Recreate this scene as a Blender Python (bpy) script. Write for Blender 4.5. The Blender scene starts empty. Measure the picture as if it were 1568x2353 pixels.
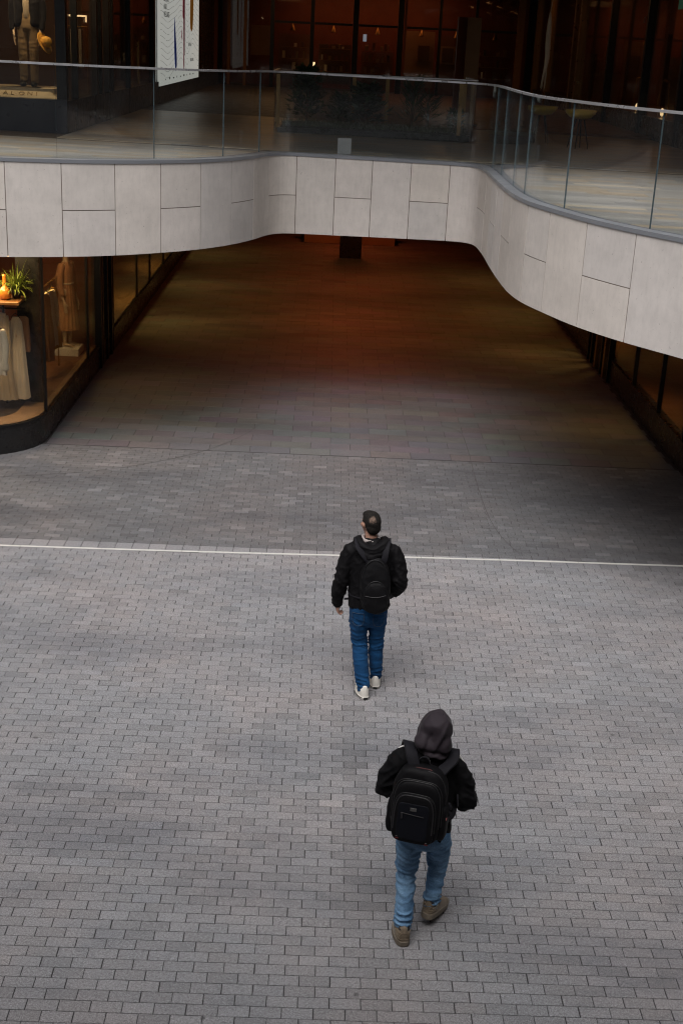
# Shopping court seen from an upper gallery: two people walking towards a passage below a curved limestone balcony.
import bpy, bmesh, math, random
import numpy as np
from mathutils import Vector, Matrix, noise
from mathutils.geometry import tessellate_polygon

# exposure and the power of the shops' own lamps (watts)
EXPO = 0.28
LW1, LW2, LW3, LW4, LW5, LW6, LW7, LW8, POSTER = 52, 11, 28, 22, 26, 28, 22, 13, .30
random.seed(7)
sc = bpy.context.scene
COL = sc.collection
R = math.radians

# ------------------------------------------------------------------ camera, sky, sun, exposure
CAM_H, FPX = 5.75, 2960.0
def camera_axes():
    y = Vector((-8/FPX, 1077/FPX, -1.0)).normalized()
    dy = FPX*FPX/(1077-8*.048); dx = -.048*dy
    z = -Vector((dx/FPX, -dy/FPX, -1.0)).normalized()
    z = (z - z.dot(y)*y).normalized()
    x = y.cross(z)
    return Matrix((x, y, z)).transposed()          # columns: world axes in camera space
cam_d = bpy.data.cameras.new('camera')
cam_d.sensor_fit = 'VERTICAL'; cam_d.sensor_height = 36.0; cam_d.lens = FPX/2352*36.0
cam_d.clip_start = 0.1; cam_d.clip_end = 1500
cam = bpy.data.objects.new('camera', cam_d); COL.objects.link(cam)
cam.matrix_world = Matrix.Translation((0, 0, CAM_H)) @ camera_axes().transposed().to_4x4()
sc.camera = cam

SUN_EL, SUN_AZ = R(62), R(200)                      # azimuth measured clockwise from +Y
world = bpy.data.worlds.new('World'); sc.world = world; world.use_nodes = True
wn, wl = world.node_tree.nodes, world.node_tree.links
wn.clear()
w_out = wn.new('ShaderNodeOutputWorld'); w_bg = wn.new('ShaderNodeBackground')
w_sky = wn.new('ShaderNodeTexSky'); w_sky.sky_type = 'NISHITA'; w_sky.sun_disc = False
w_sky.sun_elevation = SUN_EL; w_sky.sun_rotation = SUN_AZ
w_sky.air_density = 1.0; w_sky.dust_density = 6.0; w_sky.ozone_density = 1.0
w_hs = wn.new('ShaderNodeHueSaturation'); w_hs.inputs['Saturation'].default_value = 0.22
wl.new(w_sky.outputs[0], w_hs.inputs['Color']); wl.new(w_hs.outputs[0], w_bg.inputs[0])
w_bg.inputs[1].default_value = 0.12
wl.new(w_bg.outputs[0], w_out.inputs[0])

sun_d = bpy.data.lights.new('sun', 'SUN'); sun_d.energy = 1.4; sun_d.angle = R(45); sun_d.color = (1.0, .965, .95)
sun = bpy.data.objects.new('sun', sun_d); COL.objects.link(sun)
sdir = Vector((math.sin(SUN_AZ)*math.cos(SUN_EL), math.cos(SUN_AZ)*math.cos(SUN_EL), math.sin(SUN_EL)))
sun.rotation_euler = (-sdir).to_track_quat('-Z', 'Y').to_euler()
sun.location = sdir*40

vs = sc.view_settings
vs.view_transform = 'Standard'; vs.look = 'None'; vs.exposure = EXPO; vs.gamma = 1.0; vs.use_curve_mapping = False
sc.cycles.use_denoising = True
try: sc.cycles.denoiser = 'OPENIMAGEDENOISE'
except Exception: pass
sc.cycles.pixel_filter_type = 'BLACKMAN_HARRIS'; sc.cycles.filter_width = 1.1
sc.cycles.max_bounces = 7; sc.cycles.diffuse_bounces = 3; sc.cycles.glossy_bounces = 3
sc.cycles.transparent_max_bounces = 32; sc.cycles.sample_clamp_indirect = 4.0
sc.cycles.caustics_reflective = False; sc.cycles.caustics_refractive = False

# ------------------------------------------------------------------ helpers
def tag(o, label=None, cat=None, group=None, kind=None):
    if label: o['label'] = label
    if cat: o['category'] = cat
    if group: o['group'] = group
    if kind: o['kind'] = kind
    return o
def link(o, parent=None):
    COL.objects.link(o)
    if parent is not None: o.parent = parent
    return o
def empty(name, loc=(0, 0, 0), rz=0.0, parent=None):
    o = bpy.data.objects.new(name, None); o.location = loc; o.rotation_euler = (0, 0, rz)
    o.empty_display_size = .1
    return link(o, parent)
def obj_from(me, name, mats, parent=None, smooth=False):
    if not isinstance(mats, (list, tuple)): mats = [mats]
    me.materials.clear()
    for m in mats: me.materials.append(m)
    if smooth: me.polygons.foreach_set('use_smooth', [True]*len(me.polygons))
    me.update()
    return link(bpy.data.objects.new(name, me), parent)

class MB:
    """collects shapes and links them as ONE mesh object"""
    def __init__(s): s.v = []; s.f = []; s.m = []
    def add(s, verts, faces, mi=0):
        o = len(s.v); s.v += [tuple(v) for v in verts]
        s.f += [tuple(i+o for i in f) for f in faces]; s.m += [mi]*len(faces); return s
    def box(s, x0, x1, y0, y1, z0, z1, mi=0, bev=0.0):
        if bev > 0:
            b = bev
            vs_ = []
            for (zz, k) in ((z0, b), (z0+b, 0), (z1-b, 0), (z1, b)):
                vs_ += [(x0+k+b*(k == 0)*0, y0+k, zz), (x1-k, y0+k, zz), (x1-k, y1-k, zz), (x0+k, y1-k, zz)]
            fs = [(3, 2, 1, 0), (12, 13, 14, 15)]
            for r in range(3):
                for i in range(4):
                    a = r*4+i; c = r*4+(i+1) % 4
                    fs.append((a, c, c+4, a+4))
            return s.add(vs_, fs, mi)
        vs_ = [(x0, y0, z0), (x1, y0, z0), (x1, y1, z0), (x0, y1, z0), (x0, y0, z1), (x1, y0, z1), (x1, y1, z1), (x0, y1, z1)]
        return s.add(vs_, [(3, 2, 1, 0), (4, 5, 6, 7), (0, 1, 5, 4), (1, 2, 6, 5), (2, 3, 7, 6), (3, 0, 4, 7)], mi)
    def tube(s, pts, seg=14, sub=5, cap=True, mi=0):
        v, f = tube_geo(pts, seg, sub, cap); return s.add(v, f, mi)
    def ell(s, c, r, nu=20, nv=12, e1=1.0, e2=1.0, mi=0, warp=None):
        v, f = superell(c, r, nu, nv, e1, e2, warp); return s.add(v, f, mi)
    def lathe(s, c, prof, seg=24, mi=0):
        v = []; n = len(prof)
        for (r, z) in prof:
            for k in range(seg):
                a = 2*math.pi*k/seg; v.append((c[0]+r*math.cos(a), c[1]+r*math.sin(a), c[2]+z))
        f = [(i*seg+k, i*seg+(k+1) % seg, (i+1)*seg+(k+1) % seg, (i+1)*seg+k) for i in range(n-1) for k in range(seg)]
        f.append(tuple(range(seg-1, -1, -1))); f.append(tuple((n-1)*seg+k for k in range(seg)))
        return s.add(v, f, mi)
    def mesh(s, name='mesh'):
        me = bpy.data.meshes.new(name); me.from_pydata(s.v, [], s.f)
        if any(s.m): me.polygons.foreach_set('material_index', s.m)
        me.update(); return me
    def build(s, name, mats, parent=None, smooth=False):
        me = s.mesh(name); mm = list(s.m)
        o = obj_from(me, name, mats, parent, smooth)
        if any(mm): me.polygons.foreach_set('material_index', mm)
        return o

def cr(P, t):                                       # Catmull-Rom through rows of P
    n = len(P)-1; i = min(int(t), n-1); u = t-i
    p0 = P[max(i-1, 0)]; p1 = P[i]; p2 = P[i+1]; p3 = P[min(i+2, n)]
    return .5*((2*p1)+(-p0+p2)*u+(2*p0-5*p1+4*p2-p3)*u*u+(-p0+3*p1-3*p2+p3)*u**3)
def spline(pts, sub):
    P = np.array(pts, float); n = len(P)-1
    return np.array([cr(P, i/sub) for i in range(n*sub+1)])
def tube_geo(pts, seg=14, sub=5, cap=True):
    pts = [tuple(p) if len(p) == 5 else (p[0], p[1], p[2], p[3], p[3]) for p in pts]
    S = spline(pts, sub); c = S[:, :3]; r = np.maximum(S[:, 3:], .0005)
    t = np.gradient(c, axis=0); t /= np.linalg.norm(t, axis=1)[:, None]+1e-9
    ref = np.array([1., 0, 0]) if abs(t[:, 0]).mean() < .75 else np.array([0, 1., 0])
    rings = []
    u = ref-t[0]*ref.dot(t[0]); u /= np.linalg.norm(u)
    for i in range(len(c)):
        u = u-t[i]*u.dot(t[i]); u /= np.linalg.norm(u)
        w = np.cross(t[i], u)
        a = np.arange(seg)*2*math.pi/seg
        if cap and i == 0:
            for k, e in ((.35, .8), (.75, .45)):
                rings.insert(0, c[0]-t[0]*r[0].min()*e*.8+np.outer(np.cos(a), u)*r[0][0]*math.sqrt(max(0, 1-e*e))+np.outer(np.sin(a), w)*r[0][1]*math.sqrt(max(0, 1-e*e)))
            rings.sort(key=lambda q: (q.mean(0)-c[0]).dot(t[0]))
        rings.append(c[i]+np.outer(np.cos(a), u)*r[i][0]+np.outer(np.sin(a), w)*r[i][1])
        if cap and i == len(c)-1:
            for e in (.45, .8):
                rings.append(c[i]+t[i]*r[i].min()*e*.8+np.outer(np.cos(a), u)*r[i][0]*math.sqrt(1-e*e)+np.outer(np.sin(a), w)*r[i][1]*math.sqrt(1-e*e))
    v = [tuple(p) for q in rings for p in q]; n = len(rings)
    f = [(i*seg+k, i*seg+(k+1) % seg, (i+1)*seg+(k+1) % seg, (i+1)*seg+k) for i in range(n-1) for k in range(seg)]
    f.append(tuple(range(seg-1, -1, -1))); f.append(tuple((n-1)*seg+k for k in range(seg)))
    return v, f
def superell(c, r, nu=20, nv=12, e1=1.0, e2=1.0, warp=None):
    sp = lambda x, e: math.copysign(abs(x)**e, x)
    v = []
    for j in range(1, nv):
        ph = -math.pi/2+math.pi*j/nv
        for i in range(nu):
            th = 2*math.pi*i/nu
            p = [sp(math.cos(ph), e1)*sp(math.cos(th), e2), sp(math.cos(ph), e1)*sp(math.sin(th), e2), sp(math.sin(ph), e1)]
            v.append(p)
    v.append([0, 0, -1]); v.append([0, 0, 1])
    if warp: v = [warp(*p) for p in v]
    v = [(c[0]+p[0]*r[0], c[1]+p[1]*r[1], c[2]+p[2]*r[2]) for p in v]
    f = [(j*nu+i, j*nu+(i+1) % nu, (j+1)*nu+(i+1) % nu, (j+1)*nu+i) for j in range(nv-2) for i in range(nu)]
    b = len(v)-2; t = len(v)-1
    f += [(b, (i+1) % nu, i) for i in range(nu)]
    f += [(t, (nv-2)*nu+i, (nv-2)*nu+(i+1) % nu) for i in range(nu)]
    return v, f
def fuse(mb, voxel, smooth=4, disp=None, keep=None):
    """closed overlapping shapes -> one continuous skin, then fold/wrinkle relief along the normals"""
    me = mb.mesh('tmp'); o = bpy.data.objects.new('tmp', me); COL.objects.link(o)
    m = o.modifiers.new('r', 'REMESH'); m.mode = 'VOXEL'; m.voxel_size = voxel; m.adaptivity = 0
    if smooth:
        k = o.modifiers.new('s', 'SMOOTH'); k.factor = .5; k.iterations = smooth
    dg = bpy.context.evaluated_depsgraph_get()
    res = bpy.data.meshes.new_from_object(o.evaluated_get(dg))
    bpy.data.objects.remove(o); bpy.data.meshes.remove(me)
    if disp:
        n = len(res.vertices); co = np.empty(n*3); no = np.empty(n*3)
        res.vertices.foreach_get('co', co); res.vertices.foreach_get('normal', no)
        co = co.reshape(-1, 3); no = no.reshape(-1, 3)
        d = np.array([disp(p, q) for p, q in zip(co, no)])
        res.vertices.foreach_set('co', (co+no*d[:, None]).ravel()); res.update()
    if keep:
        bm = bmesh.new(); bm.from_mesh(res)
        bmesh.ops.delete(bm, geom=[v for v in bm.verts if not keep(v.co)], context='VERTS')
        bm.to_mesh(res); bm.free()
    return res
def nz(x, y, z): return noise.noise(Vector((x, y, z)))
def ridge(x, y, z): return 1-2*abs(nz(x, y, z))

def area(name, loc, target, sx, sy, power, color, parent=None, spread=math.pi):
    d = bpy.data.lights.new(name, 'AREA'); d.shape = 'RECTANGLE'; d.size = sx; d.size_y = sy; d.energy = power; d.color = color; d.spread = spread
    o = bpy.data.objects.new(name, d); o.location = loc
    o.rotation_euler = (Vector(target)-Vector(loc)).to_track_quat('-Z', 'Y').to_euler()
    return link(o, parent)

# ------------------------------------------------------------------ materials
class NT:
    def __init__(s, name):
        s.mat = bpy.data.materials.new(name); s.mat.use_nodes = True
        s.n, s.l = s.mat.node_tree.nodes, s.mat.node_tree.links
        s.b = s.n['Principled BSDF']; s.out = s.n['Material Output']
    def N(s, t, **kw):
        n = s.n.new(t)
        for k, v in kw.items():
            if hasattr(n, k): setattr(n, k, v)
            else: n.inputs[k].default_value = v
        return n
    def L(s, a, b): s.l.new(a, b)
    def pos(s, obj=False):
        return s.N('ShaderNodeTexCoord').outputs['Object'] if obj else s.N('ShaderNodeNewGeometry').outputs['Position']
    def map(s, vec, scale, rot=(0, 0, 0)):
        m = s.N('ShaderNodeMapping'); m.inputs['Scale'].default_value = scale if isinstance(scale, tuple) else (scale,)*3
        m.inputs['Rotation'].default_value = rot; s.L(vec, m.inputs[0]); return m.outputs[0]
    def noise(s, vec, scale, detail=4, rough=.55):
        n = s.N('ShaderNodeTexNoise'); n.inputs['Scale'].default_value = scale; n.inputs['Detail'].default_value = detail
        n.inputs['Roughness'].default_value = rough; s.L(vec, n.inputs['Vector']); return n.outputs[0]
    def ramp(s, fac, stops):
        r = s.N('ShaderNodeValToRGB'); e = r.color_ramp.elements
        while len(e) < len(stops): e.new(.5)
        for k, (p, c) in enumerate(stops):
            e[k].position = p; e[k].color = (c, c, c, 1) if isinstance(c, (int, float)) else (*c, 1)
        s.L(fac, r.inputs[0]); return r.outputs[0]
    def mix(s, a, b, fac=.5, mode='MIX'):
        m = s.N('ShaderNodeMix'); m.data_type = 'RGBA'; m.blend_type = mode
        for sock, val in ((m.inputs[0], fac), (m.inputs[6], a), (m.inputs[7], b)):
            if hasattr(val, 'is_linked') or hasattr(val, 'links'): s.L(val, sock)
            elif isinstance(val, (int, float)): sock.default_value = val if sock == m.inputs[0] else (val, val, val, 1)
            else: sock.default_value = (*val, 1)
        return m.outputs[2]
    def bump(s, h, strength, dist):
        b = s.N('ShaderNodeBump'); b.inputs['Strength'].default_value = strength; b.inputs['Distance'].default_value = dist
        s.L(h, b.inputs['Height']); s.L(b.outputs[0], s.b.inputs['Normal'])
    def set(s, **kw):
        for k, v in kw.items():
            i = s.b.inputs[k.replace('_', ' ')]
            if hasattr(v, 'links') or hasattr(v, 'is_linked'): s.L(v, i)
            elif isinstance(v, tuple): i.default_value = (*v, 1)
            else: i.default_value = v
        return s.mat
M = {}
def plain(name, col, rough=.6, metal=0.0, var=.25, scale=9.0, bump=0.0, bscale=60, obj=True):
    t = NT(name); p = t.pos(obj)
    n = t.noise(p, scale, 5)
    c = t.mix(tuple(x*(1-var) for x in col), tuple(min(1, x*(1+var)) for x in col), n)
    t.set(Base_Color=c, Metallic=metal)
    r = t.ramp(t.noise(p, scale*2.3, 3), [(.3, max(.02, rough-.1)), (.7, min(1, rough+.1))]); t.L(r, t.b.inputs['Roughness'])
    if bump: t.bump(t.noise(p, bscale, 4), bump, .004)
    M[name] = t.mat; return t.mat

def paving(name, base, pink, dark):
    t = NT(name); p = t.pos()
    a = t.N('ShaderNodeAttribute'); a.attribute_name = 'bcol'; a.attribute_type = 'GEOMETRY'
    patch = t.ramp(t.noise(t.map(p, (1.0, .8, 1)), .55, 5, .62), [(.42, 0.0), (.66, 1.0)])
    c = t.mix(base, pink, patch)
    stain = t.ramp(t.noise(t.map(p, (.7, 1.9, 1)), .42, 6, .68), [(.48, 0.0), (.66, 1.0)])
    c = t.mix(c, dark, t.mix(0.0, stain, .72))
    stain2 = t.ramp(t.noise(t.map(p, (1.0, 2.0, 1)), 1.7, 5, .7), [(.54, 0.0), (.72, 1.0)])
    c = t.mix(c, dark, t.mix(0.0, stain2, .5))
    c = t.mix(c, a.outputs['Color'], 1.0, 'MULTIPLY')
    speck = t.ramp(t.noise(p, 150, 3, .7), [(.30, .40), (.5, 1.0), (.72, 1.75)])
    sp2 = t.ramp(t.noise(p, 55, 3, .7), [(.32, .74), (.5, 1.0), (.70, 1.30)])
    c = t.mix(c, sp2, 1.0, 'MULTIPLY')
    c = t.mix(c, speck, 1.0, 'MULTIPLY')
    fine = t.ramp(t.noise(t.map(p, (1, 2.6, 1), (0, 0, .5)), 26, 2, .5), [(.69, 0.0), (.75, 1.0)])
    c = t.mix(c, (.42, .40, .38), t.mix(0.0, fine, .55))
    spots = t.N('ShaderNodeTexVoronoi'); spots.inputs['Scale'].default_value = 2.3; t.L(p, spots.inputs['Vector'])
    sp = t.ramp(spots.outputs['Distance'], [(.030, 1.0), (.055, 0.0)])
    c = t.mix(c, (.03, .028, .028), t.mix(0.0, sp, .55))
    t.set(Base_Color=c, Roughness=.72)
    t.b.inputs['Specular IOR Level'].default_value = .35
    t.bump(t.noise(p, 120, 4, .7), .35, .003)
    M[name] = t.mat; return t.mat
paving('brick_granite', (.224, .224, .234), (.258, .238, .238), (.140, .141, .155))
plain('joint_sand', (.036, .034, .035), .95, var=.4, scale=30, obj=False)
plain('drain_metal', (.60, .59, .56), .5, 0, .2, 14, obj=False)
plain('slot_black', (.012, .012, .012), .8)

def limestone():
    t = NT('limestone'); p = t.pos(); oi = t.N('ShaderNodeObjectInfo')
    tint = t.ramp(oi.outputs['Random'], [(0, (.60, .545, .495)), (.25, (.68, .622, .578)), (.5, (.60, .562, .535)), (.75, (.66, .60, .545)), (1, (.70, .645, .60))])
    blot = t.ramp(t.noise(t.map(p, (1, 1, 1.6)), 1.7, 6, .65), [(.33, .91), (.68, 1.05)])
    c = t.mix(tint, blot, 1.0, 'MULTIPLY')
    vein = t.ramp(t.noise(t.map(p, (3, 3, 1.2)), 5, 6, .7), [(.38, .95), (.5, 1.0), (.66, 1.035)])
    c = t.mix(c, vein, 1.0, 'MULTIPLY')
    streak = t.ramp(t.noise(t.map(p, (7, 7, .35)), 2.2, 4, .6), [(.55, 1.0), (.8, .93)])
    c = t.mix(c, streak, 1.0, 'MULTIPLY')
    pits = t.ramp(t.noise(p, 34, 3, .6), [(.68, 0.0), (.74, 1.0)])
    c = t.mix(c, (.20, .17, .15), t.mix(0.0, pits, .6))
    t.set(Base_Color=c, Roughness=.68); t.bump(t.noise(p, 60, 4), .2, .003)
    M['limestone'] = t.mat
limestone()
def decktile():
    t = NT('deck_stone'); p = t.pos(); oi = t.N('ShaderNodeObjectInfo')
    a = t.N('ShaderNodeAttribute'); a.attribute_name = 'bcol'; a.attribute_type = 'GEOMETRY'
    g = t.ramp(t.noise(t.map(p, (.9, 7, 7)), 4, 6, .65), [(.3, .78), (.7, 1.12)])
    c = t.mix(a.outputs['Color'], g, 1.0, 'MULTIPLY')
    t.set(Base_Color=c, Roughness=.32); t.bump(t.noise(p, 30, 4), .1, .003)
    M['deck_stone'] = t.mat
decktile()
plain('rail_steel', (.62, .62, .64), .33, .7, .03, 3)
plain('trim_metal', (.25, .262, .285), .42, .3, .08, 2, obj=False)
plain('black_metal', (.012, .012, .013), .38, .3, .3, 8)
plain('black_panel', (.016, .0155, .016), .3, 0, .3, 3, obj=False)
plain('navy_panel', (.012, .016, .026), .35, 0, .25, 3, obj=False)
plain('soffit_paint', (.10, .085, .075), .8, 0, .15, 2, obj=False)
plain('dark_ceiling', (.02, .018, .017), .9)
plain('brown_panel', (.17, .075, .035), .55, 0, .35, 2.5, obj=False)
plain('red_brown_panel', (.19, .055, .028), .55, 0, .35, 2.5, obj=False)
plain('tan_panel', (.32, .20, .11), .6, 0, .2, 3, obj=False)
plain('cream_board', (.72, .60, .42), .55, 0, .08, 5)
plain('gold_letter', (.20, .13, .05), .35, .6, .1)
plain('brass', (.34, .20, .075), .35, .8, .05, 3)
plain('soil', (.025, .02, .015), .95, 0, .4, 40, .5)
plain('grey_card', (.27, .27, .275), .5)
plain('bronze_dark', (.045, .038, .034), .4, .5, .05, 3)
plain('white_paint', (.72, .70, .66), .55, 0, .06)
plain('tower_stone', (.34, .31, .29), .7, 0, .15, 1.5, .15, obj=False)
plain('dark_floor', (.05, .038, .03), .5, 0, .3, 3, obj=False)

def wood(name, c1, c2, rough=.45):
    t = NT(name); p = t.pos(True)
    g = t.noise(t.map(p, (1.5, 14, 14)), 3.0, 6, .6)
    t.set(Base_Color=t.mix(c1, c2, g), Roughness=rough); t.bump(g, .1, .002); M[name] = t.mat
wood('oak', (.20, .09, .03), (.36, .18, .065)); wood('walnut', (.07, .032, .014), (.13, .06, .025))

def glass(name, tint, refl=1.0, dirt=0.0):
    t = NT(name); t.n.remove(t.b)
    tr = t.N('ShaderNodeBsdfTransparent'); tr.inputs[0].default_value = (*tint, 1)
    gl = t.N('ShaderNodeBsdfGlossy'); gl.inputs['Roughness'].default_value = .02; gl.inputs[0].default_value = (.95, .97, 1, 1)
    lw = t.N('ShaderNodeLayerWeight'); lw.inputs[0].default_value = .5
    pw = t.N('ShaderNodeMath', operation='POWER'); pw.inputs[1].default_value = 5; t.L(lw.outputs['Facing'], pw.inputs[0])
    ma = t.N('ShaderNodeMath', operation='MULTIPLY_ADD'); ma.inputs[1].default_value = .9*refl; ma.inputs[2].default_value = .04*refl
    t.L(pw.outputs[0], ma.inputs[0]); ma.use_clamp = True
    mx = t.N('ShaderNodeMixShader'); t.L(ma.outputs[0], mx.inputs[0]); t.L(tr.outputs[0], mx.inputs[1]); t.L(gl.outputs[0], mx.inputs[2])
    last = mx.outputs[0]
    if dirt:
        df = t.N('ShaderNodeBsdfDiffuse'); df.inputs[0].default_value = (.7, .72, .75, 1)
        n = t.ramp(t.noise(t.map(t.pos(), (2.5, 2.5, .9)), 2.2, 5, .6), [(.25, dirt*.3), (.8, dirt)])
        m2 = t.N('ShaderNodeMixShader'); t.L(n, m2.inputs[0]); t.L(last, m2.inputs[1]); t.L(df.outputs[0], m2.inputs[2]); last = m2.outputs[0]
    t.L(last, t.out.inputs[0]); M[name] = t.mat
glass('balustrade_glass', (.94, .955, .95), .85, .007)
glass('shop_glass', (.86, .84, .80), .8, .006)
plain('glass_edge', (.085, .125, .145), .2)

def cloth(name, col, rough=.8, sheen=.2, var=.2, scale=7, weave=900, wr=.25):
    t = NT(name); p = t.pos(True)
    n = t.noise(p, scale, 5, .6)
    c = t.mix(tuple(x*(1-var) for x in col), tuple(x*(1+var) for x in col), n)
    t.set(Base_Color=c, Roughness=rough)
    t.b.inputs['Specular IOR Level'].default_value = .16; t.b.inputs['Sheen Weight'].default_value = sheen; t.b.inputs['Sheen Roughness'].default_value = .4
    w = t.mix(t.noise(p, 38, 4, .6), t.noise(t.map(p, (1, 1, 1)), weave*.2, 2), .3)
    t.bump(w, wr, .006); M[name] = t.mat
cloth('black_nylon', (.0040, .0036, .0045), .7, .008)
cloth('black_sweat', (.0032, .0031, .0039), .85, .006)
cloth('hood_fabric', (.030, .0235, .029), .66, .06, wr=.3)
cloth('pack_black', (.0036, .0034, .0043), .65, .006)
cloth('pack_navy', (.0040, .0046, .0078), .7, .02)
cloth('strap_web', (.0085, .0080, .0110), .7, .05)
cloth('shirt_grey', (.34, .30, .29), .85)
cloth('canvas_white', (.72, .69, .63), .8, .1, .1)
cloth('suede_taupe', (.19, .148, .105), .85, .3, .25)
cloth('linen_cream', (.60, .50, .36), .85, .3, .12)
cloth('linen_white', (.78, .70, .56), .85, .3, .1)
cloth('dress_rose', (.42, .22, .12), .85, .3, .25)
cloth('khaki', (.24, .17, .10), .85, .2)
cloth('jacket_navy', (.010, .010, .014), .8, .1)
cloth('shirt_cream', (.45, .38, .30), .8)
cloth('straw', (.62, .34, .07), .75, 0, .2, 40, wr=.6)
plain('rubber_white', (.66, .63, .58), .6, 0, .1, 20)
plain('rubber_tan', (.17, .14, .105), .65, 0, .2, 20)
plain('line_black', (.015, .014, .014), .6)
plain('zip_grey', (.022, .021, .023), .5, .1)
plain('zip_dim', (.010, .0095, .0105), .5, .1)
plain('tag_grey', (.085, .082, .08), .45, .1)
plain('tag_red', (.42, .03, .03), .5)
plain('tag_white', (.62, .60, .58), .5)
plain('mannequin_skin', (.55, .42, .30), .45)
def denim(name, dark, light, fade=.5):
    t = NT(name); p = t.pos(True)
    n = t.noise(p, 5, 6, .65)
    c = t.mix(dark, light, t.ramp(n, [(.32, 0.0), (.70, fade)]))
    tw = t.noise(t.map(p, (260, 260, 60), (0, .6, .3)), 1.0, 2)
    c = t.mix(c, t.ramp(tw, [(.3, .78), (.7, 1.2)]), 1.0, 'MULTIPLY')
    whisk = t.ramp(t.noise(t.map(p, (5, 5, 30)), 1.0, 4, .6), [(.45, .82), (.7, 1.22)])
    c = t.mix(c, whisk, 1.0, 'MULTIPLY')
    t.set(Base_Color=c, Roughness=.88); t.b.inputs['Sheen Weight'].default_value = .02; t.b.inputs['Specular IOR Level'].default_value = .2
    t.bump(t.noise(t.map(p, (14, 14, 42)), 1.0, 4, .6), .35, .01); M[name] = t.mat
denim('denim_blue', (.0050, .044, .125), (.012, .088, .235))
denim('denim_light', (.075, .170, .310), (.24, .405, .60), .95)
def skinmat():
    t = NT('skin'); p = t.pos(True); n = t.noise(p, 14, 5)
    t.set(Base_Color=t.mix((.36, .19, .135), (.47, .27, .20), n), Roughness=.5)
    t.b.inputs['Subsurface Weight'].default_value = .08; t.b.inputs['Subsurface Radius'].default_value = (.02, .008, .004)
    t.bump(t.noise(p, 90, 3), .12, .002); M['skin'] = t.mat
skinmat()
def hairmat():
    t = NT('hair'); p = t.pos(True)
    s_ = t.noise(t.map(p, (160, 60, 60)), 1.0, 3)
    c = t.mix((.005, .0045, .004), (.022, .018, .015), t.ramp(s_, [(.3, 0.0), (.75, 1.0)]))
    m = t.N('ShaderNodeVectorMath', operation='DISTANCE'); t.L(p, m.inputs[0]); m.inputs[1].default_value = (-.01, -.085, 1.745)
    thin = t.ramp(t.mix(t.ramp(m.outputs['Value'], [(.0, 1.0), (.075, 0.0)]), t.noise(p, 45, 3), .5), [(.45, 0.0), (.75, 1.0)])
    t.set(Base_Color=t.mix(c, (.38, .26, .20), t.mix(0.0, thin, .85)), Roughness=.8); t.b.inputs['Specular IOR Level'].default_value = .2; t.bump(s_, .9, .008); M['hair'] = t.mat
hairmat()
def leafmat(name, a, b):
    t = NT(name); p = t.pos(True); oi = t.N('ShaderNodeObjectInfo')
    c = t.mix(a, b, t.noise(p, 9, 3)); t.set(Base_Color=c, Roughness=.5)
    t.b.inputs['Transmission Weight'].default_value = 0; M[name] = t.mat
leafmat('fern_leaf', (.12, .19, .02), (.27, .33, .06)); leafmat('dark_leaf', (.018, .042, .018), (.055, .10, .035))
leafmat('grass_leaf', (.05, .07, .025), (.11, .12, .05))
def glaze():
    t = NT('orange_glaze'); p = t.pos(True)
    t.set(Base_Color=t.mix((.40, .13, .015), (.62, .27, .04), t.noise(t.map(p, (2, 2, 9)), 2, 4)), Roughness=.14); M['orange_glaze'] = t.mat
glaze()
def emis(name, col, strength):
    t = NT(name); t.set(Base_Color=col, Roughness=.5); t.b.inputs['Emission Color'].default_value = (*col, 1)
    t.b.inputs['Emission Strength'].default_value = strength; M[name] = t.mat
emis('lamp_warm', (1.0, .72, .38), 1.6); emis('screen_blue', (.05, .06, .5), .10); emis('sign_green', (.05, .20, .12), .08); emis('screen_pale', (.6, .75, 1), .25)

# ------------------------------------------------------------------ plan of the place (metres; +Y into the passage, lower paving z = 0)
DZ = lambda x: 4.112-.0115*x                        # upper deck level
SOFFIT = 2.9
EDGE_CTRL = [(-9, 16.75), (-7.5, 16.76), (-6.2, 16.82), (-5.2, 16.95), (-4.338, 17.148), (-3.536, 17.38), (-2.892, 17.69), (-2.339, 18.09),
    (-1.843, 18.56), (-1.448, 19.131), (-1.165, 19.73), (-.985, 20.27), (-.79, 20.54), (-.54, 20.6), (.037, 20.59), (.621, 20.585), (1.218, 20.565),
    (1.80, 20.54), (2.09, 20.46), (2.235, 20.18), (2.262, 19.3), (2.245, 18.2), (2.238, 17.19), (2.257, 16.29), (2.335, 15.6), (2.50, 15.0),
    (2.776, 14.215), (3.157, 13.49), (3.624, 12.795), (4.06, 12.05), (4.40, 11.2), (4.62, 10.2), (4.72, 9.0), (4.76, 7.5), (4.76, 5.5), (4.76, 3.2), (4.76, 1.0)]
def resample(P, step):
    P = np.array(P, float); D = np.r_[0, np.cumsum(np.linalg.norm(np.diff(P, axis=0), axis=1))]
    n = int(D[-1]/step); s = np.linspace(0, D[-1], n+1)
    return np.c_[np.interp(s, D, P[:, 0]), np.interp(s, D, P[:, 1])]
edge = resample(spline(EDGE_CTRL, 12), .03)
k = np.hanning(15); k /= k.sum()
pad_ = np.r_[np.repeat(edge[:1], 7, 0), edge, np.repeat(edge[-1:], 7, 0)]
edge = np.c_[np.convolve(pad_[:, 0], k, 'valid'), np.convolve(pad_[:, 1], k, 'valid')]
edge = resample(edge, .03)
ESEG = np.linalg.norm(np.diff(edge, axis=0), axis=1); ES = np.r_[0, np.cumsum(ESEG)]
def offset(P, d):                                   # d > 0: away from the open court, onto the deck
    t = np.gradient(P, axis=0); t /= np.linalg.norm(t, axis=1)[:, None]
    return P+np.c_[-t[:, 1], t[:, 0]]*d
def at_s(P, s):
    return np.array([np.interp(s, ES, P[:, 0]), np.interp(s, ES, P[:, 1])])
def s_of(x, y): return ES[np.argmin((edge[:, 0]-x)**2+(edge[:, 1]-y)**2)]
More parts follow.
